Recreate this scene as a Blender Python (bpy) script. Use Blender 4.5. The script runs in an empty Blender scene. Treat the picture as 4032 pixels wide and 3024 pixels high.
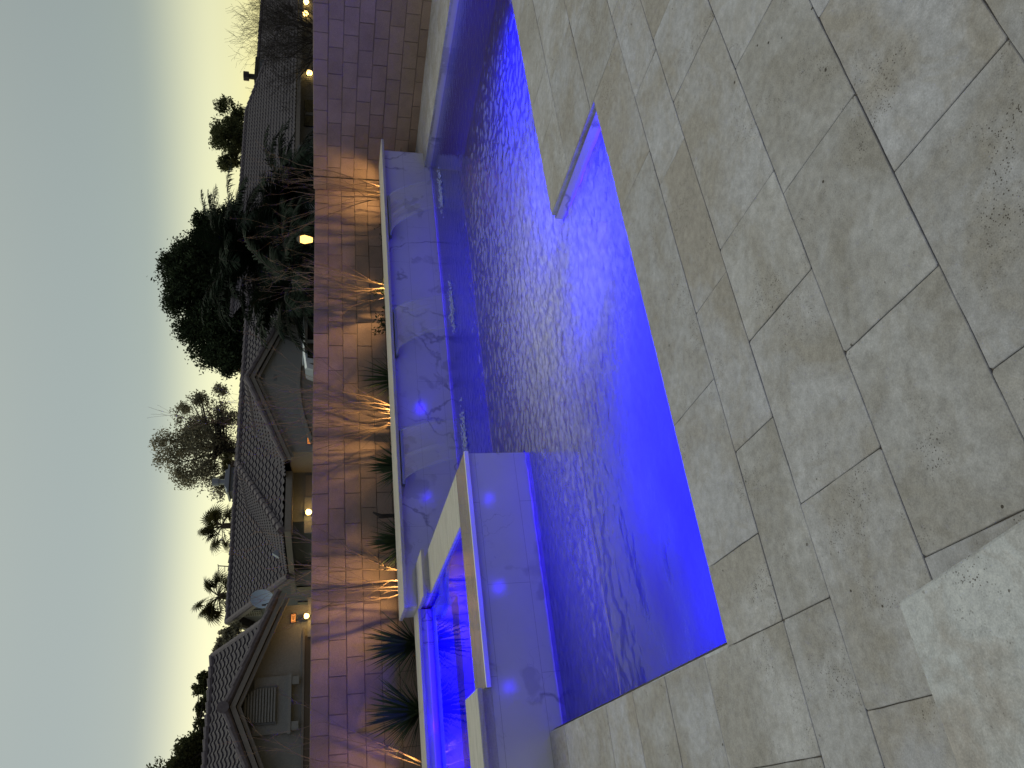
import bpy, bmesh, math, random
import numpy as np
from mathutils import Vector, Matrix, noise

# ------------------------------------------------------------------ camera
# World frame: X runs along the pool (to the right and away), Y across it (to
# the left and away), Z up; z = 0 is the top of the travertine deck.
F_PX, PITCH, ROLL, YAW, EYE = 3049.3, 0.24255, -0.004285, 1.04432, 1.42
SW, SH = 4032, 3024
_cp, _sp = math.cos(PITCH), math.sin(PITCH)
_a = Vector((math.sin(YAW), math.cos(YAW), 0)); _b = Vector((-math.cos(YAW), math.sin(YAW), 0))
def _w(v):
    return Vector((v.dot(_a), v.dot(_b), v.z))
_F = Vector((0, _cp, -_sp)); _R = Vector((1, 0, 0)); _D = _F.cross(_R)
_c, _s = math.cos(ROLL), math.sin(ROLL)
FWD, RIGHT, DOWN = _w(_F), _w(_c*_R + _s*_D), _w(-_s*_R + _c*_D)
sc = bpy.context.scene
cam = bpy.data.cameras.new('camera'); cam_o = bpy.data.objects.new('camera', cam)
sc.collection.objects.link(cam_o); sc.camera = cam_o
_up = RIGHT; _rt = DOWN                      # the photo is stored turned a quarter: world down is picture right
_m = Matrix((( _rt.x, _up.x, -FWD.x, 0), (_rt.y, _up.y, -FWD.y, 0), (_rt.z, _up.z, -FWD.z, 0), (0, 0, 0, 1)))
cam_o.matrix_world = Matrix.Translation((0, 0, EYE)) @ _m
cam.sensor_width = 36; cam.sensor_fit = 'HORIZONTAL'; cam.lens = F_PX/SW*36
cam.clip_start = 0.05; cam.clip_end = 2000

def ray(px, py):
    return FWD + ((SH-py)-SH/2)/F_PX*RIGHT + (px-SW/2)/F_PX*DOWN
def atX(px, py, A):                          # the same, into a plane X = A
    d = ray(px, py); t = A/d.x
    return Vector((A, d.y*t, EYE+d.z*t))
def at(px, py, B):                           # a pixel of the photo turned into a point of the plane Y = B
    d = ray(px, py); t = B/d.y
    return Vector((d.x*t, B, EYE+d.z*t))

# ------------------------------------------------------------------ world, sun, exposure
world = bpy.data.worlds.new('World'); sc.world = world; world.use_nodes = True
nt = world.node_tree; bg = nt.nodes['Background']
sky = nt.nodes.new('ShaderNodeTexSky'); sky.sky_type = 'NISHITA'; sky.sun_disc = False
SUN_EL, SUN_AZ = math.radians(-1.7), math.radians(8)
sky.sun_elevation = SUN_EL; sky.sun_rotation = SUN_AZ
sky.dust_density = 1.0; sky.air_density = 1.0; sky.ozone_density = 2.1
gm = nt.nodes.new('ShaderNodeGamma'); gm.inputs[1].default_value = 0.55
tint = nt.nodes.new('ShaderNodeMix'); tint.data_type = 'RGBA'; tint.blend_type = 'MULTIPLY'
tint.inputs[0].default_value = 1; tint.inputs[7].default_value = (0.43, 0.50, 0.54, 1)
hs = nt.nodes.new('ShaderNodeHueSaturation'); hs.inputs['Saturation'].default_value = 2.1
nt.links.new(sky.outputs[0], gm.inputs[0]); nt.links.new(gm.outputs[0], hs.inputs['Color']); nt.links.new(hs.outputs[0], tint.inputs[6])
# low band of afterglow, strongest over the place where the sun went down
tc = nt.nodes.new('ShaderNodeTexCoord'); sx_ = nt.nodes.new('ShaderNodeSeparateXYZ'); nt.links.new(tc.outputs['Generated'], sx_.inputs[0])
rp = nt.nodes.new('ShaderNodeValToRGB'); rp.color_ramp.interpolation = 'EASE'
for el_, (ps, cl) in zip([rp.color_ramp.elements[0], rp.color_ramp.elements[1], rp.color_ramp.elements.new(.5), rp.color_ramp.elements.new(.6)], ((0, 1.0), (.37, 0), (.115, .70), (.20, .30))):
    el_.position = ps; el_.color = (cl, cl, cl, 1)
nt.links.new(sx_.outputs[2], rp.inputs[0])
dt = nt.nodes.new('ShaderNodeVectorMath'); dt.operation = 'DOT_PRODUCT'; dt.inputs[1].default_value = (math.sin(SUN_AZ), math.cos(SUN_AZ), 0)
nt.links.new(tc.outputs['Generated'], dt.inputs[0])
mr = nt.nodes.new('ShaderNodeMapRange'); mr.inputs['From Min'].default_value = -.4; mr.inputs['From Max'].default_value = 1; mr.inputs['To Min'].default_value = .12; mr.inputs['To Max'].default_value = 1
nt.links.new(dt.outputs['Value'], mr.inputs['Value'])
ml = nt.nodes.new('ShaderNodeMath'); ml.operation = 'MULTIPLY'; nt.links.new(rp.outputs[0], ml.inputs[0]); nt.links.new(mr.outputs[0], ml.inputs[1])
gl_ = nt.nodes.new('ShaderNodeMix'); gl_.data_type = 'RGBA'; gl_.blend_type = 'ADD'; gl_.inputs[7].default_value = (1.36, 1.24, .58, 1)
nt.links.new(ml.outputs[0], gl_.inputs[0]); nt.links.new(tint.outputs[2], gl_.inputs[6])
r2 = nt.nodes.new('ShaderNodeValToRGB'); r2.color_ramp.elements[0].position = .38; r2.color_ramp.elements[1].position = .8  # overhead fill added to the unseen upper sky to brighten the deck
r2.color_ramp.elements[0].color = (0, 0, 0, 1); r2.color_ramp.elements[1].color = (.32, .315, .315, 1); nt.links.new(sx_.outputs[2], r2.inputs[0])
ov = nt.nodes.new('ShaderNodeMix'); ov.data_type = 'RGBA'; ov.blend_type = 'ADD'; ov.inputs[0].default_value = 1
nt.links.new(gl_.outputs[2], ov.inputs[6]); nt.links.new(r2.outputs[0], ov.inputs[7])
nt.links.new(ov.outputs[2], bg.inputs[0]); bg.inputs[1].default_value = 0.86
sun = bpy.data.lights.new('sun', 'SUN'); sun.energy = 0.25; sun.angle = math.radians(3); sun.color = (1, .62, .3)
sun_o = bpy.data.objects.new('sun', sun); sc.collection.objects.link(sun_o)
_sd = Vector((math.sin(SUN_AZ), math.cos(SUN_AZ), math.tan(math.radians(1.5)))).normalized()
sun_o.rotation_euler = _sd.to_track_quat('Z', 'Y').to_euler()
vs = sc.view_settings; vs.view_transform = 'Standard'; vs.look = 'None'; vs.exposure = 0; vs.gamma = 1
sc.cycles.use_denoising = True
sc.cycles.max_bounces = 8; sc.cycles.transparent_max_bounces = 16
sc.cycles.caustics_reflective = False; sc.cycles.caustics_refractive = False
sc.cycles.sample_clamp_indirect = 4

rnd = random.Random(7)
C = sc.collection

# ------------------------------------------------------------------ materials
def mat(name, color=(.5, .5, .5), rough=.7, **kw):
    m = bpy.data.materials.new(name); m.use_nodes = True
    p = m.node_tree.nodes['Principled BSDF']
    p.inputs['Base Color'].default_value = (*color, 1); p.inputs['Roughness'].default_value = rough
    for k, v in kw.items():
        p.inputs[k].default_value = v
    return m
class N:                                     # short node builder
    def __init__(s, m): s.m = m; s.t = m.node_tree; s.p = s.t.nodes.get('Principled BSDF')
    def new(s, ty, **kw):
        n = s.t.nodes.new(ty)
        for k, v in kw.items(): setattr(n, k, v)
        return n
    def link(s, a, b): s.t.links.new(a, b)
    def coord(s, scale=(1, 1, 1), kind='Object'):
        tc = s.new('ShaderNodeTexCoord'); mp = s.new('ShaderNodeMapping')
        mp.inputs['Scale'].default_value = scale; s.link(tc.outputs[kind], mp.inputs[0]); return mp.outputs[0]
    def noise(s, vec, scale, detail=4, rough=.55, dist=0):
        n = s.new('ShaderNodeTexNoise'); n.inputs['Scale'].default_value = scale; n.inputs['Detail'].default_value = detail
        n.inputs['Roughness'].default_value = rough; n.inputs['Distortion'].default_value = dist
        s.link(vec, n.inputs['Vector']); return n.outputs['Fac']
    def ramp(s, fac, stops):
        r = s.new('ShaderNodeValToRGB'); e = r.color_ramp.elements
        while len(e) < len(stops): e.new(.5)
        for el, (pos, c) in zip(e, stops):
            el.position = pos; el.color = (*c, 1) if not isinstance(c, float) else (c, c, c, 1)
        s.link(fac, r.inputs[0]); return r.outputs[0]
    def mix(s, fac, a, b, blend='MIX'):
        n = s.new('ShaderNodeMix', data_type='RGBA', blend_type=blend)
        for i, v in ((0, fac), (6, a), (7, b)):
            if isinstance(v, (int, float)): n.inputs[i].default_value = v
            elif isinstance(v, tuple): n.inputs[i].default_value = (*v, 1)
            else: s.link(v, n.inputs[i])
        return n.outputs[2]
    def math(s, op, a, b=None):
        n = s.new('ShaderNodeMath', operation=op)
        for i, v in ((0, a), (1, b)):
            if v is None: continue
            if isinstance(v, (int, float)): n.inputs[i].default_value = v
            else: s.link(v, n.inputs[i])
        return n.outputs[0]
    def bump(s, h, strength=.3, dist=.01, normal=None):
        n = s.new('ShaderNodeBump'); n.inputs['Strength'].default_value = strength; n.inputs['Distance'].default_value = dist
        s.link(h, n.inputs['Height'])
        if normal: s.link(normal, n.inputs['Normal'])
        return n.outputs[0]
    def attr(s, name):
        n = s.new('ShaderNodeAttribute'); n.attribute_name = name; return n

def travertine(name, c0, c1, c2, pits=1.0):
    m = mat(name, c0, .62); n = N(m)
    at_ = n.attr('shade'); off = n.new('ShaderNodeVectorMath', operation='SCALE'); off.inputs[3].default_value = 37.0
    n.link(at_.outputs['Vector'], off.inputs[0])
    add = n.new('ShaderNodeVectorMath', operation='ADD'); n.link(n.coord(), add.inputs[0]); n.link(off.outputs[0], add.inputs[1])
    v = add.outputs[0]
    big = n.noise(v, 2.4, 6, .6, .6)
    col = n.ramp(big, [(.36, c0), (.48, c1), (.60, c2)])
    blot = n.ramp(n.noise(v, 7, 5, .6, 1.0), [(.5, 0.0), (.56, 1.0)])
    col = n.mix(n.math('MULTIPLY', blot, .35), col, c2)
    mott = n.noise(v, 30, 5, .7)
    col = n.mix(.6, col, n.ramp(mott, [(.3, .35), (.7, .72)]), 'OVERLAY')
    fine = n.noise(v, 240, 3, .7)
    col = n.mix(.34, col, n.ramp(fine, [(.3, .3), (.7, .72)]), 'OVERLAY')
    # pits: small dark holes gathered in clusters
    clus = n.ramp(n.noise(v, 4.5, 4, .65, .3), [(.53, 0.0), (.66, 1.0)])
    vo = n.new('ShaderNodeTexVoronoi'); vo.inputs['Scale'].default_value = 130; n.link(v, vo.inputs['Vector'])
    wob = n.noise(v, 60, 3)
    d = n.math('ADD', vo.outputs['Distance'], n.math('MULTIPLY', wob, .55))
    pit = n.ramp(d, [(.44, 1.0), (.53, 0.0)])
    vo2 = n.new('ShaderNodeTexVoronoi'); vo2.inputs['Scale'].default_value = 17; n.link(v, vo2.inputs['Vector'])
    pit2 = n.ramp(n.math('ADD', vo2.outputs['Distance'], n.math('MULTIPLY', n.noise(v, 30, 4), .22)), [(.17, 1.0), (.185, 0.0)])
    lone = n.ramp(n.noise(v, 6, 2), [(.52, 0.0), (.6, 1.0)])
    mask = n.math('MAXIMUM', n.math('MULTIPLY', pit, clus), n.math('MULTIPLY', pit2, lone))
    mask = n.math('MULTIPLY', mask, pits)
    col = n.mix(mask, col, (.045, .035, .028))
    sh = n.new('ShaderNodeSeparateXYZ'); n.link(at_.outputs['Vector'], sh.inputs[0])
    br = n.math('ADD', n.math('MULTIPLY', sh.outputs[0], .12), .95)
    hv = n.new('ShaderNodeHueSaturation'); n.link(col, hv.inputs['Color']); n.link(br, hv.inputs['Value'])
    n.link(n.math('ADD', n.math('MULTIPLY', sh.outputs[1], .8), .6), hv.inputs['Saturation'])
    n.link(hv.outputs[0], n.p.inputs['Base Color'])
    h = n.math('SUBTRACT', n.math('MULTIPLY', fine, .5), n.math('MULTIPLY', mask, .5))
    h = n.math('ADD', h, n.math('MULTIPLY', mott, .5))
    n.link(n.bump(h, .3, .004), n.p.inputs['Normal'])
    n.link(n.ramp(big, [(.3, .5), (.7, .72)]), n.p.inputs['Roughness'])
    return m
M = {}
M['travertine'] = travertine('travertine', (.392, .402, .442), (.345, .348, .372), (.292, .280, .268))
M['travertine_pale'] = travertine('travertine_pale', (.47, .50, .545), (.43, .46, .50), (.36, .34, .33), 1.0)

def stone_cap():
    m = mat('cap_stone', (.5, .49, .44), .5); n = N(m); v = n.coord((1, 1, 1))
    v2 = n.coord((1.4, 9, 9))
    col = n.ramp(n.noise(v2, 3, 6, .65, .5), [(.3, (.33, .325, .29)), (.5, (.46, .45, .41)), (.7, (.53, .52, .48))])
    col = n.mix(.35, col, n.ramp(n.noise(v, 120, 3, .7), [(.3, .35), (.7, .7)]), 'OVERLAY')
    n.link(col, n.p.inputs['Base Color']); n.link(n.bump(n.noise(v, 90, 4), .15, .004), n.p.inputs['Normal'])
    return m
M['cap'] = stone_cap()
def wet_stone():
    m = stone_cap(); m.name = 'wet_stone'; n = N(m)
    n.p.inputs['Roughness'].default_value = .12; n.p.inputs['Coat Weight'].default_value = 1; n.p.inputs['Coat Roughness'].default_value = .04
    return m
M['wet'] = wet_stone()

def marble():
    m = mat('marble_tile', (.66, .66, .66), .10); n = N(m); v = n.coord()
    warp = n.new('ShaderNodeTexNoise'); warp.inputs['Scale'].default_value = 1.6; warp.inputs['Detail'].default_value = 6; n.link(v, warp.inputs['Vector'])
    wv = n.new('ShaderNodeVectorMath', operation='MULTIPLY_ADD'); n.link(warp.outputs['Color'], wv.inputs[0]); wv.inputs[1].default_value = (1.1, 1.1, 1.1); n.link(v, wv.inputs[2])
    vo = n.new('ShaderNodeTexVoronoi', feature='DISTANCE_TO_EDGE'); vo.inputs['Scale'].default_value = .95; n.link(wv.outputs[0], vo.inputs['Vector'])
    line = n.ramp(vo.outputs['Distance'], [(.0, 1.0), (.022, 0.0)])
    gate = n.ramp(n.noise(v, 1.7, 3), [(.45, 0.0), (.56, 1.0)])
    vo2 = n.new('ShaderNodeTexVoronoi', feature='DISTANCE_TO_EDGE'); vo2.inputs['Scale'].default_value = 3.1; n.link(wv.outputs[0], vo2.inputs['Vector'])
    line2 = n.ramp(vo2.outputs['Distance'], [(.0, .55), (.012, 0.0)])
    gate2 = n.ramp(n.noise(v, 2.9, 3), [(.5, 0.0), (.62, 1.0)])
    blot = n.ramp(n.noise(wv.outputs[0], 2.6, 2, .4), [(.615, 0.0), (.65, .6)])
    veins = n.math('MAXIMUM', n.math('MULTIPLY', line, gate), n.math('MULTIPLY', line2, gate2))
    veins = n.math('MAXIMUM', veins, n.math('MULTIPLY', blot, .8))
    base = n.ramp(n.noise(v, 1.2, 4), [(.3, (.58, .585, .60)), (.7, (.68, .68, .68))])
    col = n.mix(n.math('MULTIPLY', veins, .72), base, (.20, .20, .21))
    br = n.new('ShaderNodeTexBrick'); br.offset = .5
    sp = n.new('ShaderNodeSeparateXYZ'); n.link(v, sp.inputs[0])
    cb = n.new('ShaderNodeCombineXYZ'); n.link(n.math('ADD', sp.outputs[0], sp.outputs[1]), cb.inputs[0]); n.link(sp.outputs[2], cb.inputs[1])
    n.link(cb.outputs[0], br.inputs['Vector']); br.inputs['Scale'].default_value = 1
    br.inputs['Brick Width'].default_value = 1.2; br.inputs['Row Height'].default_value = .3; br.inputs['Mortar Size'].default_value = .0014
    br.inputs['Color1'].default_value = br.inputs['Color2'].default_value = (1, 1, 1, 1); br.inputs['Mortar'].default_value = (.55, .55, .55, 1)
    col = n.mix(1, col, br.outputs['Color'], 'MULTIPLY')
    n.link(col, n.p.inputs['Base Color']); n.link(n.bump(n.noise(v, 40, 3), .03, .002), n.p.inputs['Normal'])
    return m
M['marble'] = marble()
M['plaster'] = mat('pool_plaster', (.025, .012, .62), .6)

M['dimmed_base'] = mat('dimmed_pool_base', (.012, .012, .15), .5)  # submerged walls coloured darker to imitate the dark reflection below the waterline
def block_mat():
    m = mat('split_block', (.3, .21, .17), .9); n = N(m); v = n.coord()
    at_ = n.attr('shade'); sp = n.new('ShaderNodeSeparateXYZ'); n.link(at_.outputs['Vector'], sp.inputs[0])
    col = n.ramp(sp.outputs[0], [(0, (.27, .20, .155)), (.5, (.30, .225, .175)), (1, (.33, .245, .195))])
    col = n.mix(.45, col, n.ramp(n.noise(v, 3, 5, .6), [(.3, .35), (.7, .68)]), 'OVERLAY')
    g = n.noise(v, 140, 4, .75)
    col = n.mix(.5, col, n.ramp(g, [(.3, .25), (.7, .78)]), 'OVERLAY')
    n.link(col, n.p.inputs['Base Color'])
    h = n.math('ADD', g, n.math('MULTIPLY', n.noise(v, 22, 4), 1.4))
    n.link(n.bump(h, .5, .008), n.p.inputs['Normal']); return m
M['block'] = block_mat()
M['mortar'] = mat('mortar', (.19, .145, .12), .95)
def noisy(name, c, rough, scale, amt=.4, bump=.2, bd=.01):
    m = mat(name, c, rough); n = N(m); v = n.coord()
    f = n.noise(v, scale, 5, .65)
    n.link(n.mix(amt, c, n.ramp(f, [(.25, .2), (.75, .8)]), 'OVERLAY'), n.p.inputs['Base Color'])
    n.link(n.bump(n.noise(v, scale*3, 4, .7), bump, bd), n.p.inputs['Normal']); return m
M['grout'] = noisy('grout', (.16, .14, .12), .95, 30)
M['soil'] = noisy('soil', (.07, .05, .035), .95, 25, .6, .8, .03)
M['dirt'] = noisy('dirt_ground', (.18, .15, .12), .95, 2, .4)
M['asphalt'] = noisy('asphalt', (.05, .05, .05), .9, 40)
M['stucco'] = noisy('stucco', (.28, .29, .265), .9, 30, .25, .25, .01)
M['stucco_dark'] = noisy('stucco_grey', (.18, .195, .195), .9, 30, .25, .25, .01)
M['trim'] = noisy('painted_trim', (.24, .225, .19), .75, 12, .2, .1)
M['tile_roof'] = noisy('concrete_roof_tile', (.088, .082, .096), .85, 9, .5, .3, .01)
M['tile_cap'] = noisy('ridge_cap_tile', (.155, .14, .15), .85, 14, .5, .3, .01)
M['garage'] = noisy('garage_panel', (.25, .23, .19), .6, 20, .15, .05)
M['door_brown'] = noisy('brown_door', (.11, .085, .055), .6, 20, .15, .05)
M['glass_dark'] = mat('dark_glass', (.015, .018, .022), .08)
M['metal'] = mat('galvanised_metal', (.30, .34, .38), .45, Metallic=.6)
M['steel'] = mat('polished_steel', (.85, .87, .9), .3, Metallic=1.0)
M['black'] = mat('black_metal', (.02, .02, .02), .5)
M['dish'] = mat('dish_paint', (.33, .42, .50), .5)
M['car_paint'] = mat('white_car_paint', (.62, .72, .80), .25, **{'Coat Weight': .6})
M['rubber'] = mat('rubber', (.02, .02, .02), .8)
def leafmat(name, c1, c2, trans=.25):
    m = mat(name, c1, .8); n = N(m); n.p.inputs['Specular IOR Level'].default_value = .15; g = n.new('ShaderNodeNewGeometry')
    r = n.ramp(g.outputs['Random Per Island'], [(0, c1), (1, c2)])
    n.link(r, n.p.inputs['Base Color'])
    tr = n.new('ShaderNodeBsdfTranslucent'); n.link(r, tr.inputs[0]); mx = n.new('ShaderNodeMixShader'); mx.inputs[0].default_value = trans
    out = n.t.nodes['Material Output']; n.link(n.p.outputs[0], mx.inputs[1]); n.link(tr.outputs[0], mx.inputs[2]); n.link(mx.outputs[0], out.inputs[0])
    return m
M['leaf_dark'] = leafmat('evergreen_leaf', (.018, .03, .016), (.045, .07, .03), .15)
M['leaf_mid'] = leafmat('olive_leaf', (.05, .065, .03), (.13, .14, .06), .35)
M['leaf_pale'] = leafmat('grey_green_leaf', (.15, .15, .11), (.36, .34, .24), .6)
M['frond'] = leafmat('palm_frond', (.008, .018, .012), (.018, .034, .02), .1)
M['fan'] = leafmat('fan_palm_leaf', (.03, .04, .015), (.09, .08, .03), .3)
M['yucca'] = leafmat('yucca_blade', (.03, .055, .03), (.06, .09, .05), .15)
M['bark'] = noisy('bark', (.10, .075, .055), .9, 20, .5, .5)
M['bark_dark'] = noisy('dark_bark', (.035, .03, .027), .9, 20, .5, .5)
M['twig'] = noisy('pale_twig', (.27, .19, .12), .8, 25, .4, .3)
def emit(name, col, strength):
    m = bpy.data.materials.new(name); m.use_nodes = True; t = m.node_tree
    t.nodes.remove(t.nodes['Principled BSDF']); e = t.nodes.new('ShaderNodeEmission')
    e.inputs[0].default_value = (*col, 1); e.inputs[1].default_value = strength
    t.links.new(e.outputs[0], t.nodes['Material Output'].inputs[0]); return m
M['bulb'] = emit('warm_bulb', (1, .62, .18), 9)
M['sign_glow'] = emit('backlit_sign', (1, .33, .07), 1.1)
M['lantern_glass'] = emit('lantern_glass', (1, .55, .14), 3.0)
M['led'] = emit('violet_led', (.035, .0, 1), 6)

def water_mat(name, tintc, bscale, bstr, gain=(1.5, -.032), rough=.015):
    m = bpy.data.materials.new(name); m.use_nodes = True; n = N(m); t = m.node_tree; t.nodes.remove(n.p)
    v = n.coord()
    h = n.noise(v, bscale, 3, .5)
    nb = n.bump(h, bstr, .01)
    fr = n.new('ShaderNodeFresnel'); fr.inputs['IOR'].default_value = 1.333; n.link(nb, fr.inputs['Normal'])
    gl = n.new('ShaderNodeBsdfGlossy'); gl.inputs['Roughness'].default_value = rough; n.link(nb, gl.inputs['Normal'])
    tr = n.new('ShaderNodeBsdfTransparent'); tr.inputs[0].default_value = (*tintc, 1)
    mx = n.new('ShaderNodeMixShader'); n.link(fr.outputs[0], mx.inputs[0]); n.link(tr.outputs[0], mx.inputs[1]); n.link(gl.outputs[0], mx.inputs[2])
    f2 = n.new('ShaderNodeMath', operation='MULTIPLY_ADD', use_clamp=True); n.link(fr.outputs[0], f2.inputs[0]); f2.inputs[1].default_value = gain[0]; f2.inputs[2].default_value = gain[1]
    n.link(f2.outputs[0], mx.inputs[0])
    # pale diffuse patches painted in to imitate sky reflected on the choppy water
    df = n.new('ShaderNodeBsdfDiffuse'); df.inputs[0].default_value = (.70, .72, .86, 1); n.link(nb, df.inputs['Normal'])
    at_ = n.attr('sky_sheen'); stre = n.ramp(n.noise(n.coord((9, 15, 1)), 1.6, 5, .62, .6), [(.36, 0.0), (.66, 1.0)])
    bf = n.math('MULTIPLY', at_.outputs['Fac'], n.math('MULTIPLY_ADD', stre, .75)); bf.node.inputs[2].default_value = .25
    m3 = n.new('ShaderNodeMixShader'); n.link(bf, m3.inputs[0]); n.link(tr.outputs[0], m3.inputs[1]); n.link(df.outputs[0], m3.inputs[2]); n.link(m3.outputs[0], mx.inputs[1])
    n.link(mx.outputs[0], t.nodes['Material Output'].inputs[0]); return m
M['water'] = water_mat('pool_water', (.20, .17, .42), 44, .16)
M['spa_water'] = water_mat('spa_water', (.20, .17, .42), 9, .05, (1.3, 0))
def clear_mat():
    m = bpy.data.materials.new('water_edge'); m.use_nodes = True; n = N(m); t = m.node_tree; t.nodes.remove(n.p)
    tr = n.new('ShaderNodeBsdfTransparent'); tr.inputs[0].default_value = (.95, .95, 1, 1)
    n.link(tr.outputs[0], t.nodes['Material Output'].inputs[0]); return m
M['edge'] = clear_mat()
def sheet_mat():
    m = bpy.data.materials.new('falling_water'); m.use_nodes = True; n = N(m); t = m.node_tree; t.nodes.remove(n.p)
    v = n.coord((24, 1, 2.2)); h = n.noise(v, 1.0, 3, .6, .4)
    nb = n.bump(h, .9, .03)
    gl = n.new('ShaderNodeBsdfGlossy'); gl.inputs['Roughness'].default_value = .15; n.link(nb, gl.inputs['Normal'])
    tr = n.new('ShaderNodeBsdfTransparent'); df = n.new('ShaderNodeBsdfDiffuse'); df.inputs[0].default_value = (.8, .85, 1, 1)
    m1 = n.new('ShaderNodeMixShader'); n.link(n.ramp(h, [(.54, 0.0), (.85, .2)]), m1.inputs[0]); n.link(tr.outputs[0], m1.inputs[1]); n.link(df.outputs[0], m1.inputs[2])
    mx = n.new('ShaderNodeMixShader'); mx.inputs[0].default_value = .06; n.link(m1.outputs[0], mx.inputs[1]); n.link(gl.outputs[0], mx.inputs[2])
    n.link(mx.outputs[0], t.nodes['Material Output'].inputs[0]); return m
M['sheet'] = sheet_mat()
M['foam'] = mat('foam', (.30, .36, .66), .6)

# ------------------------------------------------------------------ builders
class MB:
    def __init__(s): s.v = []; s.f = []; s.a = []; s.cur = (0.5, 0.5, 0.5)
    def vert(s, p): s.v.append(tuple(p)); return len(s.v)-1
    def face(s, pts):
        i = [s.vert(p) for p in pts]; s.f.append(i); s.a.append(s.cur); return s
    def faces(s, vs, fs):
        o = len(s.v); s.v += [tuple(p) for p in vs]
        for f in fs: s.f.append([o+i for i in f]); s.a.append(s.cur)
        return s
    def box(s, x0, x1, y0, y1, z0, z1, bev=0):
        if bev:
            b = bev
            def ring(z, i): return [(x0+i, y0+i, z), (x1-i, y0+i, z), (x1-i, y1-i, z), (x0+i, y1-i, z)]
            vs = ring(z0, 0)+ring(z1-b, 0)+ring(z1-b*.3, b*.3)+ring(z1, b)
            fs = [[3, 2, 1, 0]]
            for k in range(3):
                for i in range(4): fs.append([k*4+i, k*4+(i+1) % 4, k*4+4+(i+1) % 4, k*4+4+i])
            fs.append([12, 13, 14, 15]); return s.faces(vs, fs)
        vs = [(x0, y0, z0), (x1, y0, z0), (x1, y1, z0), (x0, y1, z0), (x0, y0, z1), (x1, y0, z1), (x1, y1, z1), (x0, y1, z1)]
        return s.faces(vs, [[3, 2, 1, 0], [4, 5, 6, 7], [0, 1, 5, 4], [1, 2, 6, 5], [2, 3, 7, 6], [3, 0, 4, 7]])
    def prism(s, poly, axis, c0, c1):        # polygon extruded along 'x', 'y' or 'z'
        def P(p, c):
            return {'x': (c, p[0], p[1]), 'y': (p[0], c, p[1]), 'z': (p[0], p[1], c)}[axis]
        n = len(poly); vs = [P(p, c0) for p in poly]+[P(p, c1) for p in poly]
        fs = [list(range(n))[::-1], [n+i for i in range(n)]]
        for i in range(n): fs.append([i, (i+1) % n, n+(i+1) % n, n+i])
        return s.faces(vs, fs)
    def tube(s, pts, rad, seg=6, cap=True):
        pts = [Vector(p) for p in pts]; n = len(pts)
        if not hasattr(rad, '__len__'): rad = [rad]*n
        o = len(s.v); up = Vector((.31, .17, .93))
        for i, p in enumerate(pts):
            d = (pts[min(i+1, n-1)]-pts[max(i-1, 0)]).normalized()
            x = d.cross(up)
            if x.length < 1e-3: x = d.cross(Vector((1, 0, 0)))
            x.normalize(); y = d.cross(x)
            for k in range(seg):
                a = 2*math.pi*k/seg; s.v.append(tuple(p+(x*math.cos(a)+y*math.sin(a))*rad[i]))
        for i in range(n-1):
            for k in range(seg):
                s.f.append([o+i*seg+k, o+i*seg+(k+1) % seg, o+(i+1)*seg+(k+1) % seg, o+(i+1)*seg+k]); s.a.append(s.cur)
        if cap and seg > 2:
            s.f.append([o+k for k in range(seg)][::-1]); s.f.append([o+(n-1)*seg+k for k in range(seg)]); s.a += [s.cur]*2
        return s
    def build(s, name, m, parent=None, smooth=False, shade=False, loc=None):
        me = bpy.data.meshes.new(name)
        V_ = s.v
        if loc is not None: V_ = [(p[0]-loc[0], p[1]-loc[1], p[2]-loc[2]) for p in s.v]
        me.from_pydata(V_, [], s.f); me.materials.append(m)
        if smooth: me.shade_smooth()
        if shade:
            at_ = me.attributes.new('shade', 'FLOAT_VECTOR', 'FACE')
            at_.data.foreach_set('vector', np.array(s.a, dtype=np.float32).ravel())
        me.update(); me.validate()
        o = bpy.data.objects.new(name, me); C.objects.link(o)
        if loc is not None: o.location = loc
        if parent:
            o.parent = parent
            if loc is None: o.matrix_parent_inverse = Matrix.Translation(-Vector(parent.location))
        return o
def tag(o, label=None, cat=None, group=None, kind=None):
    for k, v in (('label', label), ('category', cat), ('group', group), ('kind', kind)):
        if v: o[k] = v
    return o
def thing(name, label, cat, loc=(0, 0, 0), group=None):
    o = bpy.data.objects.new(name, None); C.objects.link(o); o.location = loc; o.empty_display_size = .2
    return tag(o, label, cat, group)
def lamp(name, kind, loc, energy, color, parent=None, radius=.03, target=None, spot=None, blend=.5):
    l = bpy.data.lights.new(name, kind); l.energy = energy; l.color = color; l.shadow_soft_size = radius
    o = bpy.data.objects.new(name, l); C.objects.link(o); o.location = loc
    if kind == 'SPOT': l.spot_size = math.radians(spot); l.spot_blend = blend
    if target is not None: o.rotation_euler = (Vector(loc)-Vector(target)).to_track_quat('Z', 'Y').to_euler()
    if parent: o.parent = parent; o.matrix_parent_inverse = Matrix.Translation(-Vector(parent.location))
    return o

# ------------------------------------------------------------------ setting: ground, road
X0, X1, Y0, Y1 = -1.0, 8.4, 2.45, 8.2        # opening for the pool and the spa
g = MB()
for q in ((-400, 400, -400, Y0), (-400, 400, Y1, 600), (-400, X0, Y0, Y1), (X1, 400, Y0, Y1)):
    g.face([(q[0], q[2], -.3), (q[1], q[2], -.3), (q[1], q[3], -.3), (q[0], q[3], -.3)])
tag(g.build('ground', M['dirt']), kind='structure')
r = MB(); r.face([(-200, 11.5, -.28), (300, 11.5, -.28), (300, 17.5, -.28), (-200, 17.5, -.28)])
tag(r.build('road', M['asphalt']), kind='structure')

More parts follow.
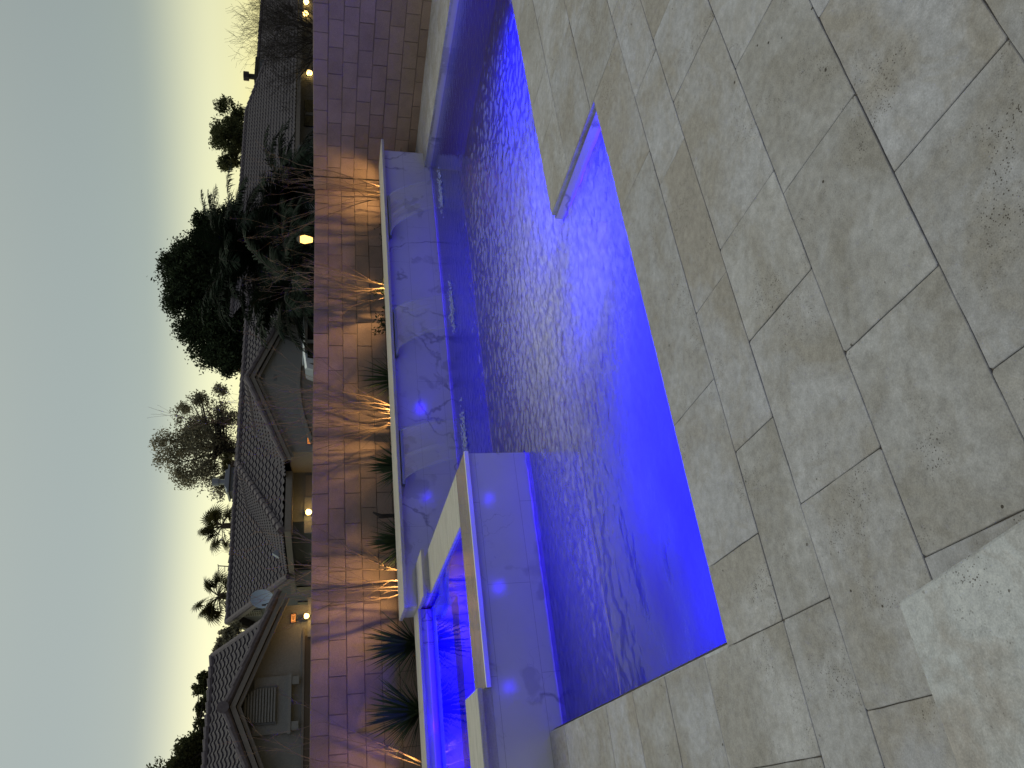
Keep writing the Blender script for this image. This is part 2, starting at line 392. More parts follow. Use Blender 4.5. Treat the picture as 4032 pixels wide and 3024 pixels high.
# ------------------------------------------------------------------ setting: travertine deck
WZ = -.09                                     # pool water level
def right_wall_x(y): return 10.73-.1817*y
deck = MB(); GAP = .0022
def tile(x0, x1, y0, y1, z=0.0, gap=None):
    q = (gap if gap is not None else GAP)
    deck.cur = (rnd.random(), rnd.random(), rnd.random())
    g4 = [rnd.choice((.0002, .0005, .0009, .0017)) for _ in range(4)]; x0 += g4[0]; x1 -= g4[1]; y0 += g4[2]; y1 -= g4[3]
    dz = rnd.uniform(-.0008, .0008); z += dz
    b = .0018
    cs = [rnd.uniform(.001, .009) for _ in range(4)]
    nx = max(2, int((x1-x0)/.06)); ny = max(2, int((y1-y0)/.06))
    def ring(i, zz):
        e = 2e-4*0
        P = []
        X = lambda t: x0+i+(x1-x0-2*i)*t
        Y = lambda t: y0+i+(y1-y0-2*i)*t
        L, H = x1-x0, y1-y0
        c = cs
        for k in range(nx+1):
            t = k/nx; t = min(max(t, c[0]/L), 1-c[1]/L); P.append((X(t), y0+i+jit[0][k]))
        for k in range(ny+1):
            t = k/ny; t = min(max(t, c[1]/H), 1-c[2]/H); P.append((x1-i-jit[1][k], Y(t)))
        for k in range(nx+1):
            t = 1-k/nx; t = min(max(t, c[3]/L), 1-c[2]/L); P.append((X(t), y1-i-jit[2][k]))
        for k in range(ny+1):
            t = 1-k/ny; t = min(max(t, c[0]/H), 1-c[3]/H); P.append((x0+i+jit[3][k], Y(t)))
        return [(p[0], p[1], zz) for p in P]
    jit = [[abs(rnd.gauss(0, .0009)) for _ in range(max(nx, ny)+1)] for _ in range(4)]
    r0, r1, r2 = ring(0, z-.014), ring(0, z-b), ring(b, z)
    n = len(r0); vs = r0+r1+r2; fs = []
    for k in range(2):
        for i in range(n): fs.append([k*n+i, k*n+(i+1) % n, (k+1)*n+(i+1) % n, (k+1)*n+i])
    fs.append([2*n+i for i in range(n)]); deck.faces(vs, fs)
def row(y0, y1, x0, x1, joints=(), lens=(.4, .6, .6), anchor=None):
    js = sorted(j for j in joints if x0+.05 < j < x1-.05)
    cur = (js[-1] if js else (anchor if anchor is not None else x0))
    c = cur
    while c < x1-.9: c += rnd.choice(lens); js.append(c)
    c = js[0] if js else x1
    while c > x0+.9: c -= rnd.choice(lens); js.append(c)
    js = [x0]+sorted(j for j in set(js) if x0+.1 < j < x1-.1)+[x1]
    for a, b_ in zip(js, js[1:]): tile(a, b_, y0, y1)
rows = [(-3.2, -2.8, ()), (-2.8, -2.4, ()), (-2.4, -2.0, ()), (-2.0, -1.73, ()), (-1.73, -1.33, ()), (-1.33, -.93, ()), (-.93, -.53, ()), (-.53, -.27, ()), (-.27, .128, ()), (.128, .394, (1.0, 1.6)), (.394, .794, (1.1, 1.7, 2.3)),
        (.794, 1.186, (.729, 1.32, 1.94)), (1.186, 1.577, (.434, 1.021, 1.617, 2.21)), (1.577, 1.978, (.143, .731, 1.321, 1.72, 2.508)),
        (1.978, 2.247, (-.4, .0, .447, 1.032, 1.624, 2.3, 2.85))]
for y0, y1, j in rows: row(y0, y1, -3.5, right_wall_x((y0+y1)/2)+.15, j)
row(2.247, 2.640, .447, 3.303, (.735, 1.334, 2.514))
row(2.247, 2.70, 3.303, right_wall_x(2.4)+.15, (3.9, 4.9), anchor=3.3)
row(2.70, 3.148, 3.303, right_wall_x(2.9)+.15, (4.05, 4.66), anchor=3.3)
row(3.148, 3.537, 3.303, right_wall_x(3.3)+.15, (4.25, 5.1, 6.0), anchor=3.3)
row(2.247, 2.838, -3.5, .447, (.057, -.35)); row(2.838, 3.24, -3.5, .455, (-.2,)); row(3.24, 3.64, -3.5, .455, (.05,)); row(3.64, 4.04, -3.5, .455, (-.35,))
row(4.04, 4.44, -3.5, .455, (.1,)); row(4.44, 4.84, -3.5, .455, (-.2,)); row(4.84, 5.18, -3.5, .455, (.0,))
y = 3.537
while y < 9.3:
    y2 = y+rnd.choice((.4, .6)); xw = right_wall_x((y+y2)/2)+.15
    if y < 7.9 < y2: y2 = 7.93
    tile(8.18, 8.59, y, y2); tile(8.59, xw, y, y2); y = y2
deck_o = tag(deck.build('pool_deck', M['travertine'], shade=True), kind='structure')
gr = MB()
for q in ((-3.6, 11.6, -3.3, 2.63), (3.32, 10.6, 2.63, 3.52), (-3.6, .44, 2.63, 5.17), (8.2, 10.2, 3.52, 9.3)):
    gr.box(q[0], q[1], q[2], q[3], -.2, -.0075)
tag(gr.build('paving_bed', M['grout']), kind='structure')
# edge of the coping stones over the water
ed = MB()
def edge_strip(x0, y0, x1, y1):
    x0, x1 = sorted((x0, x1)); y0, y1 = sorted((y0, y1)); ed.box(x0, x1, y0, y1, -.045, -.004)
edge_strip(.44, 2.60, 3.3, 2.642); edge_strip(3.301, 2.64, 3.34, 3.50); edge_strip(3.302, 3.50, 8.2, 3.540)
edge_strip(.42, 2.64, .458, 5.17); edge_strip(8.178, 3.54, 8.22, 7.93)
tag(ed.build('coping_edge', M['travertine_pale'], shade=True), kind='structure')

# ------------------------------------------------------------------ setting: pool basin and water
PZ = -.52
bs = MB()
outline = [(.474, 2.66), (3.285, 2.66), (3.285, 3.556), (8.162, 3.556), (8.162, 7.95), (2.41, 7.95), (2.41, 5.18), (.474, 5.18)]
band = MB()
for (xa, ya), (xb, yb) in list(zip(outline, outline[1:]+outline[:1]))[:4]+[(outline[7], outline[0])]:
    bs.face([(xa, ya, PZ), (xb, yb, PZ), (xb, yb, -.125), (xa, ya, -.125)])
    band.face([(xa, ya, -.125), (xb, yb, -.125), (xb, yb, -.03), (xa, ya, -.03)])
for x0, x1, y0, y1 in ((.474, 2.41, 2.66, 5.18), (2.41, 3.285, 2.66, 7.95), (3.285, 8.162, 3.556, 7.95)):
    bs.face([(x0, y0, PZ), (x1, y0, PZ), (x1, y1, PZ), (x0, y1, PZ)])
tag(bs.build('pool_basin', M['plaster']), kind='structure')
tag(band.build('waterline_tile', M['marble']), kind='structure')
# water: a real wave surface, choppy where the falls and the spillway stir it
def chop(x, y):
    c = math.exp(-(((x-4.0)/2.6)**2+((y-5.2)/1.7)**2))
    c += .75*math.exp(-(((x-2.9)/.7)**2+((y-3.6)/1.3)**2))
    c += .5*math.exp(-(((x-5.2)/.9)**2+((y-4.6)/1.2)**2))
    c *= 1-.75*max(0, min(1, (y-6.9)/.8))
    c += .42*math.exp(-(((x-1.3)/.9)**2+((y-4.2)/.5)**2))
    return .08+min(1, c)
def wave(x, y):
    c = chop(x, y)
    n1 = noise.noise(Vector((x*14+3, y*17, 0))); n2 = noise.noise(Vector((x*28, y*34, 5.3))); n3 = noise.noise(Vector((x*3.6, y*4.8, 9)))
    far = max(0, 1-abs(x-1.0)/1.1)*max(0, 1-abs(y-3.2)/1.1)
    n4 = noise.noise(Vector((x*5.5+8, y*8, 2.0)))
    return c*(.0074*n1+.0044*n2+.0062*n4)+.016*n3*far
def lin(a, b, st): return list(np.linspace(a, b, max(2, int(round((b-a)/st))+1)))
IN = .016
xs = sorted(set([round(v, 5) for v in lin(.474+IN, 2.41+IN, .015)+lin(2.41+IN, 3.285-IN, .015)+lin(3.285-IN, 8.162-IN, .018)]))
ys = sorted(set([round(v, 5) for v in lin(2.66+IN, 3.556+IN, .013)+lin(3.556+IN, 5.18-IN, .014)+lin(5.18-IN, 7.95-IN, .017)]))
idx = {}; wv, wf = [], []
def wid(i, j):
    if (i, j) not in idx:
        idx[(i, j)] = len(wv); wv.append((xs[i], ys[j], WZ+wave(xs[i], ys[j])))
    return idx[(i, j)]
for i in range(len(xs)-1):
    for j in range(len(ys)-1):
        cx, cy = (xs[i]+xs[i+1])/2, (ys[j]+ys[j+1])/2
        if cy < 3.556+IN and cx > 3.285-IN: continue
        if cx < 2.41+IN and cy > 5.18-IN: continue
        wf.append((wid(i, j), wid(i+1, j), wid(i+1, j+1), wid(i, j+1)))
w = MB(); w.v = wv; w.f = wf; w.a = [(0, 0, 0)]*len(wf)
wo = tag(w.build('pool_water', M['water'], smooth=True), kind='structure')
ba = wo.data.attributes.new('sky_sheen', 'FLOAT', 'POINT')  # weight of the painted sky reflection
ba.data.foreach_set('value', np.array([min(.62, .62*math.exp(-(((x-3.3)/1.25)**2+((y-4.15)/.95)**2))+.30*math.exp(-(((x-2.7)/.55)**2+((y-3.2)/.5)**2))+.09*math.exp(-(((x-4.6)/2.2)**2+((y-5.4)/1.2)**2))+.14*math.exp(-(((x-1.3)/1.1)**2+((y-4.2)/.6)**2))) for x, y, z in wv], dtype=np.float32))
me_ = MB()                                   # the water climbs a little where it meets the walls
def meniscus(pts, z, hgt=.017, closed=True):
    n = len(pts); seq = list(zip(pts, pts[1:]+pts[:1])) if closed else list(zip(pts, pts[1:]))
    for (pa, qa), (pb, qb) in seq:
        L = math.hypot(pb[0]-pa[0], pb[1]-pa[1]); k = max(1, int(L/.05))
        for t in range(k):
            def P(p, q, s, zz, h=0): return (p[0]+(q[0]-p[0])*s, p[1]+(q[1]-p[1])*s, zz+h*(.6+.6*noise.noise(Vector(((p[0]+(q[0]-p[0])*s)*6, (p[1]+(q[1]-p[1])*s)*6, 2)))+.3))
            me_.face([P(qa, qb, t/k, z), P(qa, qb, (t+1)/k, z), P(pa, pb, (t+1)/k, z, hgt), P(pa, pb, t/k, z, hgt)])
inn = [(.474+IN, 2.66+IN), (3.285-IN, 2.66+IN), (3.285-IN, 3.556+IN), (8.162-IN, 3.556+IN), (8.162-IN, 7.95-IN), (2.41+IN, 7.95-IN), (2.41+IN, 5.18-IN), (.474+IN, 5.18-IN)]
meniscus(list(zip(outline, inn)), WZ)
tag(me_.build('water_edge', M['edge']), kind='structure')
BLUE = (.045, .0, 1)
def pool_light(x, y, z, dirx, diry, energy, glow, label, aim=0):
    t = thing('pool_light', label, 'pool light', (x, y, z), 'underwater lights')
    b = MB(); d = Vector((dirx, diry, 0)); s_ = Vector((-diry, dirx, 0))
    ring0 = [Vector((x, y, z))+(s_*math.cos(a)+Vector((0, 0, 1))*math.sin(a))*.09+d*.01 for a in np.linspace(0, 2*math.pi, 25)[:-1]]
    b.face([tuple(p) for p in ring0]); b.build('lens', M['led'], t)
    c = MB(); c.tube([Vector((x, y, z)), Vector((x, y, z))+d*.012], .11, 24); c.build('housing', M['steel'], t)
    tg = Vector((x, y, -.13))+(d+Vector((aim, 0, 0))).normalized()-Vector((0, 0, .62)); lamp('pool_lamp', 'SPOT', tuple(Vector((x, y, -.13))+d*.06), energy, BLUE, t, .05, tuple(tg), 82, .75)
    lamp('pool_glow', 'POINT', tuple(Vector((x, y, z))+d*.10), glow, BLUE, t, .05)
pool_light(1.10, 2.665, -.33, 0, 1, 620, 14, 'round violet underwater light on the near pool wall, the one closest to the left corner')
pool_light(2.05, 2.665, -.33, 0, 1, 1600, 24, 'round violet underwater light at the middle of the near pool wall')
pool_light(3.00, 2.665, -.33, 0, 1, 850, 22, 'round violet underwater light on the near pool wall, the one beside the deck notch', .35)
pool_light(3.62, 3.56, -.33, 0, 1, 900, 36, 'round violet underwater light on the far deck wall, just past the notch')
pool_light(4.90, 3.56, -.33, 0, 1, 3700, 38, 'round violet underwater light at the middle of the far deck wall')
pool_light(6.60, 3.56, -.33, 0, 1, 4600, 120, 'round violet underwater light on the far deck wall near the right end of the pool')

# ------------------------------------------------------------------ raised waterfall wall
tw = thing('waterfall_wall', 'long raised marble waterfall wall with pale stone cap behind the pool', 'wall', (5.2, 8.1, 0))
b = MB(); b.box(2.0, 8.45, 7.95, 8.40, -.125, .559); b.build('marble_facing', M['marble'], tw)
b = MB(); xx = 1.975
for L in (.62, .6, .61, .62, .6, .62, .6, .61, .6, .62, .53):
    b.cur = (rnd.random(),)*3; b.box(xx+.001, xx+L-.001, 7.885, 8.43, .560, .595, .006); xx += L
b.build('cap', M['cap'], tw)
b = MB()
SPOUT = ((3.34, 3.95), (5.0, 5.62), (6.85, 7.48))
for x0, x1 in SPOUT: b.box(x0-.03, x1+.03, 7.86, 7.95, .515, .545)
b.build('spout_slot', M['metal'], tw)
# falling sheets and splashes
for k, (x0, x1) in enumerate(SPOUT):
    nm = ('thin sheet of water falling from the spout nearest the spa', 'thin sheet of water falling from the middle spout of the waterfall wall', 'thin rippled sheet of water falling from the far right spout')[k]
    t = thing('water_sheet', nm, 'waterfall', ((x0+x1)/2, 7.86, .53), 'sheets of water along the waterfall wall')
    s_ = MB(); nx, ny = 26, 22; vs = []
    for j in range(ny+1):
        tt = j/ny; fall = .62*tt*tt; zz = .530-fall; yy = 7.86-.50*tt
        for i in range(nx+1):
            u = i/nx; xl = x0+.05*tt; xr = x1-.10*tt
            vs.append((xl+(xr-xl)*u, yy+.006*noise.noise(Vector((u*9, tt*3, k))), zz))
    fs = [[j*(nx+1)+i, j*(nx+1)+i+1, (j+1)*(nx+1)+i+1, (j+1)*(nx+1)+i] for j in range(ny) for i in range(nx)]
    s_.faces(vs, fs); s_.build('sheet', M['sheet'], t, smooth=True)
    for (xa, xb) in ((x0, x0+.05), (x1, x1-.10)):
        e_ = MB(); pts = [(xa+(xb-xa)*q, 7.86-.50*q, .530-.62*q*q) for q in np.linspace(0, 1, 14)]
        e_.tube(pts, [.0028*(1-.8*q) for q in np.linspace(0, 1, 14)], 5)
        e_.build('sheet_edge', M['foam'], t, smooth=True)
    f_ = MB(); R2 = random.Random(40+k)
    for _ in range(220):
        px = R2.gauss((x0+x1)/2-.02, (x1-x0)*.28); py = 7.34+R2.gauss(0, .035)-abs(R2.gauss(0, .02)); rr = R2.uniform(.004, .014)
        zz = WZ+.004+abs(R2.gauss(0, .016))
        n_ = [Vector((px, py, zz))+Vector((math.cos(a)*rr*R2.uniform(.7, 2.2), math.sin(a)*rr, 0)) for a in (0, 1.2, 2.4, 3.7, 5)]
        top = (px, py, zz+rr*.7)
        for i in range(5): f_.face([n_[i], n_[(i+1) % 5], top])
    f_.build('splash', M['foam'], t, smooth=True)

# ------------------------------------------------------------------ spa
SX0, SX1, SXI0, SXI1 = -.05, 2.41, .36, 2.0
sp = thing('spa', 'raised marble-faced spa with pale coping and glowing violet water, left of the pool', 'spa', (1.2, 6.5, 0))
b = MB()
b.box(SX0, SX1, 5.18, 5.56, -.125, .345)      # front wall
b.box(SX0, SXI0, 5.561, 8.34, -.3, .345)
b.box(SXI1, SX1, 5.561, 7.47, -.125, .345)
b.box(SXI1, SX1-.001, 7.471, 7.949, -.125, .415)
b.box(SX0, SXI1-.026, 7.98, 8.33, -.3, .415)
b.build('marble_facing', M['marble'], sp)
b = MB(); b.box(SX0, SX1-.002, 5.182, 5.5, -.519, -.126); b.box(SXI1, SX1-.002, 5.5, 7.94, -.519, -.126); b.build('base', M['dimmed_base'], sp)
b = MB(); b.box(2.42, 8.16, 7.952, 8.3, -.519, -.126); b.build('base', M['dimmed_base'], tw)
b = MB(); b.box(SXI0+.001, SXI0+.004, 5.57, 7.97, -.5, .31); b.box(SXI1-.004, SXI1-.001, 5.57, 7.97, -.5, .31); b.box(SXI0+.005, SXI1-.005, 5.561, 5.565, -.5, .31); b.box(SXI0+.005, SXI1-.005, 7.972, 7.978, -.5, .31); b.build('liner', M['plaster'], sp)
b = MB(); b.face([(SXI0+.001, 5.562, -.2), (SXI1-.001, 5.562, -.2), (SXI1-.001, 7.979, -.2), (SXI0+.001, 7.979, -.2)])
b.box(SXI0+.001, SXI1-.001, 7.55, 7.969, -.5, .10); b.build('floor_and_bench', M['plaster'], sp)
b = MB()
b.box(.765, SX1+.012, 5.165, 5.58, .346, .380, .005); b.build('spillway_stone', M['wet'], sp)
b = MB(); b.box(SXI1-.01, SX1+.012, 5.581, 7.46, .346, .380, .005)
b.build('side_coping', M['cap'], sp)
b = MB()
b.box(SX0-.02, .05, 5.135, 5.60, .416, .450, .006); b.box(.052, .753, 5.135, 5.60, .416, .450, .006)
b.box(SX0, .752, 5.18, 5.56, .346, .415)
b.build('raised_front_cap', M['cap'], sp)
b = MB(); b.box(SXI1-.03, SX1+.02, 7.45, 7.948, .416, .450, .006)
b.box(SX0, 1.03, 7.96, 8.345, .416, .450, .006); b.box(1.032, 1.995, 7.96, 8.345, .416, .450, .006)
b.build('back_cap', M['cap'], sp)
b = MB(); b.box(.753, SX1+.006, 5.150, 5.163, .352, .384, .003)
b.build('spillway_lip', M['steel'], sp)
w2 = MB(); nx, ny = 34, 48
vs = [(SXI0+.012+(SXI1-SXI0-.024)*i/nx, 5.594+(7.966-5.594)*j/ny, .358+.0007*noise.noise(Vector((i*.5, j*.5, 1)))) for j in range(ny+1) for i in range(nx+1)]
w2.faces(vs, [[j*(nx+1)+i, j*(nx+1)+i+1, (j+1)*(nx+1)+i+1, (j+1)*(nx+1)+i] for j in range(ny) for i in range(nx)])
tag(w2.build('spa_water', M['spa_water'], smooth=True), kind='structure')
t = thing('pool_light', 'round violet underwater light inside the spa under its front wall', 'pool light', (1.1, 5.58, -.1), 'underwater lights')
b = MB(); b.tube([(1.1, 5.562, -.1), (1.1, 5.575, -.1)], .11, 24); b.build('housing', M['steel'], t)
b = MB(); b.tube([(1.1, 5.576, -.1), (1.1, 5.582, -.1)], .09, 24); b.build('lens', M['led'], t)
lamp('pool_lamp', 'SPOT', (1.1, 5.66, .30), 1500, BLUE, t, .05, (1.1, 6.6, -.25), 100, .8)
lamp('pool_lamp', 'SPOT', (1.1, 6.6, .32), 260, BLUE, t, .05, (1.1, 7.2, -.2), 130, .8)
lamp('pool_glow', 'POINT', (1.1, 5.8, .05), 45, BLUE, t, .06)

# ------------------------------------------------------------------ block walls
WT = 1.517; CH = .203
def block_wall(name, label, P, U, Lmin, Lmax, N_, zt, phase, bl, rowoff, seed, zb=-.4):
    # P origin on the face line, U unit along, N_ unit out of the face (towards the pool)
    R3 = random.Random(seed); mb = MB(); th = .19
    nrow = int(math.ceil((zt-zb)/CH))
    for r_ in range(nrow):
        z1 = zt-CH*r_; z0 = z1-CH
        ph = phase+(bl/2 if r_ % 2 else 0)
        s0 = math.floor((Lmin-ph)/bl)*bl+ph
        s = s0
        while s < Lmax:
            a, c = max(s, Lmin), min(s+bl, Lmax)
            s += bl
            if c-a < .02: continue
            mb.cur = (R3.random(), R3.random(), R3.random())
            g_ = .0035; o_ = R3.uniform(-.003, .003)
            bv = .005
            def Q(u, n, z): 
                v = P+U*u+N_*n; return (v.x, v.y, z)
            vs = [Q(a+g_, -th, z0), Q(c-g_, -th, z0), Q(c-g_, -th, z1-.0), Q(a+g_, -th, z1-.0),
                  Q(a+g_, -bv+o_, z0+g_), Q(c-g_, -bv+o_, z0+g_), Q(c-g_, -bv+o_, z1-g_*(r_ > 0)), Q(a+g_, -bv+o_, z1-g_*(r_ > 0)),
                  Q(a+g_+bv, o_, z0+g_+bv), Q(c-g_-bv, o_, z0+g_+bv), Q(c-g_-bv, o_, z1-g_-bv*.6), Q(a+g_+bv, o_, z1-g_-bv*.6)]
            fs = [[0, 1, 2, 3], [0, 4, 5, 1], [1, 5, 6, 2], [3, 2, 6, 7], [0, 3, 7, 4], [4, 8, 9, 5], [5, 9, 10, 6], [6, 10, 11, 7], [7, 11, 8, 4], [8, 11, 10, 9]]
            mb.faces(vs, fs)
    root = thing(name, label, 'wall', tuple(P+U*(Lmin+Lmax)/2))
    mb.build('blocks', M['block'], root, shade=True)
    co = MB()
    q = [P+U*Lmin-N_*(th-.01), P+U*Lmax-N_*(th-.01), P+U*Lmax-N_*.009, P+U*Lmin-N_*.009]
    co.prism([(v.x, v.y) for v in q], 'z', zb, zt-.012); co.build('mortar', M['mortar'], root)
    return root
XC = 9.06                                    # where the two walls meet
U1 = Vector((1, -.0185, 0)).normalized(); P1 = Vector((0, 9.589, 0))
block_wall('block_wall', 'brown concrete block wall behind the planter, lit by warm uplights', P1, U1, -9, XC, Vector((-.0185, -1, 0)).normalized(), WT, 1.866, .4055, 0, 11)
U2 = Vector((-.1817, 1, 0)).normalized(); P2 = Vector((10.73, 0, 0))
block_wall('block_wall', 'darker brown block wall running along the right side of the pool', P2, U2, -6, 9.56, Vector((-1, -.1817, 0)).normalized(), WT+.02, 6.528*1.0164, .385, 0, 12)

jb = MB(); jq = 9.15; jp = P2+U2*(jq*1.0164); n2_ = Vector((-1, -.1817, 0)).normalized()
jv = [jp+n2_*.006, jp+U2*.022+n2_*.006]
jb.face([(jv[0].x, jv[0].y, 0), (jv[1].x, jv[1].y, 0), (jv[1].x, jv[1].y, WT+.02), (jv[0].x, jv[0].y, WT+.02)]); rw = [o for o in bpy.data.objects if o.name.startswith('block_wall')][-1]
jb.build('expansion_joint', M['black'], rw)
# ------------------------------------------------------------------ planter
so = MB(); nx, ny = 120, 14
vs = []
for j in range(ny+1):
    for i in range(nx+1):
        x = -9+(9.05+9)*i/nx; yb = 8.345 if x < 2.0 else 8.40
        y = yb+(9.585-.0185*x-yb)*j/ny; vs.append((x, y, .24+.03*noise.noise(Vector((x*3, y*3, 0)))))
so.faces(vs, [[j*(nx+1)+i, j*(nx+1)+i+1, (j+1)*(nx+1)+i+1, (j+1)*(nx+1)+i] for j in range(ny) for i in range(nx)])
tag(so.build('planter_soil', M['soil'], smooth=True), kind='structure')

def yucca(x, y, label, seed, L=.42, n=95):
    L *= 1.22; n = int(n*1.25)
    R4 = random.Random(seed); mb = MB(); z0 = .25
    for k in range(n):
        az = R4.uniform(0, 2*math.pi); el = math.radians(R4.uniform(2, 88)); l = L*R4.uniform(.7, 1.15)
        d = Vector((math.cos(az)*math.cos(el), math.sin(az)*math.cos(el), math.sin(el)))
        sd = Vector((-math.sin(az), math.cos(az), 0)); wd = R4.uniform(.010, .017)
        p0 = Vector((x, y, z0+.16*L))+d*.02; sag = R4.uniform(0, .07)
        pts = [p0+d*l*t-Vector((0, 0, sag*t*t)) for t in (0, .35, .7, 1)]
        ws = (wd*.8, wd, wd*.7, .0006)
        o = len(mb.v)
        for p, w_ in zip(pts, ws): mb.v += [tuple(p-sd*w_), tuple(p+sd*w_)]
        for i in range(3): mb.f.append([o+2*i, o+2*i+1, o+2*i+3, o+2*i+2]); mb.a.append((0, 0, 0))
    t_ = thing('yucca', label, 'plant', (x, y, z0), 'spiky yuccas in the planter')
    mb.build('blades', M['yucca'], t_); c_ = MB(); c_.tube([(x, y, z0-.03), (x, y, z0+.1)], [.04, .03], 8); c_.build('stem', M['bark_dark'], t_)
for k, (px, py, lab, L, n) in enumerate(((1640, 2800, 'spiky dark yucca behind the spa coping at the left edge of the planter', .50, 120),
        (1625, 2535, 'spiky dark yucca behind the spa, between the leftmost two uplit shrubs', .50, 110),
        (1545, 2130, 'dense spiky yucca just right of the uplit shrub above the spa', .44, 130),
        (1530, 1838, 'spiky yucca left of the dense uplit shrub, behind the middle of the waterfall wall', .44, 110),
        (1515, 1490, 'wispy spiky yucca right of the dense uplit shrub', .46, 100))):
    p = at(px, py, 8.93); yucca(p.x, 8.93, lab, 60+k, L, n)

def leafy(x, y, label, seed, r, n, h):
    R4 = random.Random(seed); mb = MB(); st = MB()
    for k in range(9):
        a = R4.uniform(0, 6.28); q = Vector((x+math.cos(a)*r*R4.uniform(.3, 1), y+math.sin(a)*r*.6, .25+h*R4.uniform(.5, 1)))
        mid = Vector((x, y, .25)).lerp(q, .5)+Vector((0, 0, .04)); st.tube([(x, y, .22), mid, q], [.005, .004, .002], 4)
        for _ in range(n//9):
            p = mid.lerp(q, R4.uniform(-.3, 1.15))+Vector((R4.gauss(0, .035), R4.gauss(0, .03), R4.gauss(0, .03)))
            d = Vector((R4.gauss(0, 1), R4.gauss(0, 1), R4.gauss(0, 1))).normalized(); e = d.cross(Vector((R4.gauss(0, 1), R4.gauss(0, 1), R4.gauss(0, 1)))).normalized()
            l = R4.uniform(.016, .03); mb.face([p-d*l, p+e*l*.42, p+d*l, p-e*l*.42])
    t_ = thing('leafy_shrub', label, 'shrub', (x, y, .25), 'small leafy shrubs in the planter')
    mb.build('leaves', M['leaf_dark'], t_); st.build('stems', M['bark_dark'], t_)
for k, (px, py, lab, r_, n, h) in enumerate(((1500, 1275, 'small leafy green shrub against the block wall between the two right uplit shrubs', .28, 420, .52),
        (1500, 1130, 'leafy green shrub mixed with uplit bare twigs', .14, 200, .45), (1478, 930, 'sparse little leafy plant poking above the wall cap near the far right spout', .22, 110, .36))):
    p = at(px, py, 8.95); leafy(p.x, 8.95, lab, 80+k, r_, n, h)
p = at(1500, 2035, 9.0); b = MB()
b.tube([(p.x, 9.0, .22), (p.x+.01, 9.0, .52), (p.x, 8.98, .70), (p.x+.05, 8.97, .80)], [.028, .024, .03, .012], 7)
b.tube([(p.x, 8.99, .62), (p.x-.02, 8.98, .74)], [.02, .006], 6)
tag(b.build('plant_stub', M['bark_dark'], smooth=True), 'short dark cut-back plant stub standing between two yuccas', 'plant')

# bare multi-stemmed shrubs, each with a warm uplight
def bare_shrub(x, y, label, seed, n=9, H=1.9, spread=.35, glow=14, lx=0, z0=.24):
    R4 = random.Random(seed); mb = MB()
    def grow(p, d, l, r, lev):
        steps = 6; pts = [p]; rr = [r]; q = p.copy(); dd = d.copy(); side = []
        for i in range(steps):
            dd = (dd+Vector((R4.gauss(0, .10), R4.gauss(0, .07), R4.gauss(0, .05)+.045))).normalized()
            q = q+dd*l/steps; pts.append(q.copy()); rr.append(max(.0011, r*(1-.72*(i+1)/steps)))
            if lev < 3 and i > 0 and R4.random() < (.85 if lev == 0 else .5): side.append((q.copy(), dd.copy(), rr[-1]))
        mb.tube(pts, rr, 5 if lev == 0 else 4, cap=False)
        for (sp_, sd_, sr) in side:
            nd = (sd_+Vector((R4.gauss(0, .5), R4.gauss(0, .35), R4.uniform(.0, .5)))).normalized()
            grow(sp_, nd, l*R4.uniform(.3, .52), sr*.7, lev+1)
    for k in range(n):
        a = R4.uniform(0, 6.28); base = Vector((x+.09*math.cos(a)*R4.random(), y+.05*math.sin(a), z0))
        d = Vector((math.cos(a)*spread*R4.uniform(.2, 1.2), math.sin(a)*spread*.45, 1)).normalized()
        grow(base, d, H*R4.uniform(.55, 1.05), R4.uniform(.006, .013), 0)
    t_ = thing('bare_shrub', label, 'shrub', (x, y, z0), 'bare uplit shrubs in the planter'); mb.build('branches', M['twig'], t_, smooth=True)
def uplight(x, y, label, energy, tx, spot=118):
    t_ = thing('uplight', label, 'garden light', (x, y, .25), 'warm uplights in the planter')
    b = MB(); b.tube([(x, y, .2), (x, y, .30)], .012, 8); b.build('stake', M['black'], t_)
    b = MB(); b.tube([(x, y-.03, .30), (x, y+.03, .37)], [.03, .04], 12); b.build('housing', M['black'], t_)
    b = MB(); b.tube([(x, y+.032, .372), (x, y+.034, .375)], [.032, .03], 12); b.build('bulb', M['bulb'], t_)
    lamp('uplight_lamp', 'SPOT', (x, y+.05, .39), energy, (1, .58, .22), t_, .018, (tx, 9.5, 1.45), spot, 1.0)
for k, (px, py, lab, ul, n, H, sp_, en, dx) in enumerate((
        (1600, 3060, 'bare shrub with long arching twigs at the left edge of the view', 'small warm uplight at the left edge of the planter', 5, 1.6, .55, 20, .1),
        (1545, 2300, 'bare forked shrub glowing amber, above the corner of the spa', 'small warm uplight under the forked shrub above the spa', 8, 1.75, .34, 49, 0),
        (1525, 1640, 'dense twiggy bare shrub glowing amber at the middle of the planter', 'small warm uplight under the dense middle shrub', 15, 1.9, .42, 46, .03),
        (1505, 1140, 'bare amber shrub with tall thin stems, left of the rightmost one', 'small warm uplight under the tall thin-stemmed shrub', 8, 1.85, .26, 41, -.05),
        (1488, 755, 'rightmost bare amber shrub, spreading in front of the wall joint', 'small warm uplight under the rightmost shrub', 8, 1.8, .32, 39, .1))):
    p = at(px, py, 8.98); bare_shrub(p.x, 8.98, lab, 100+k*3, n, H, sp_)
    uplight(p.x+dx, 8.72, ul, en, p.x+dx)

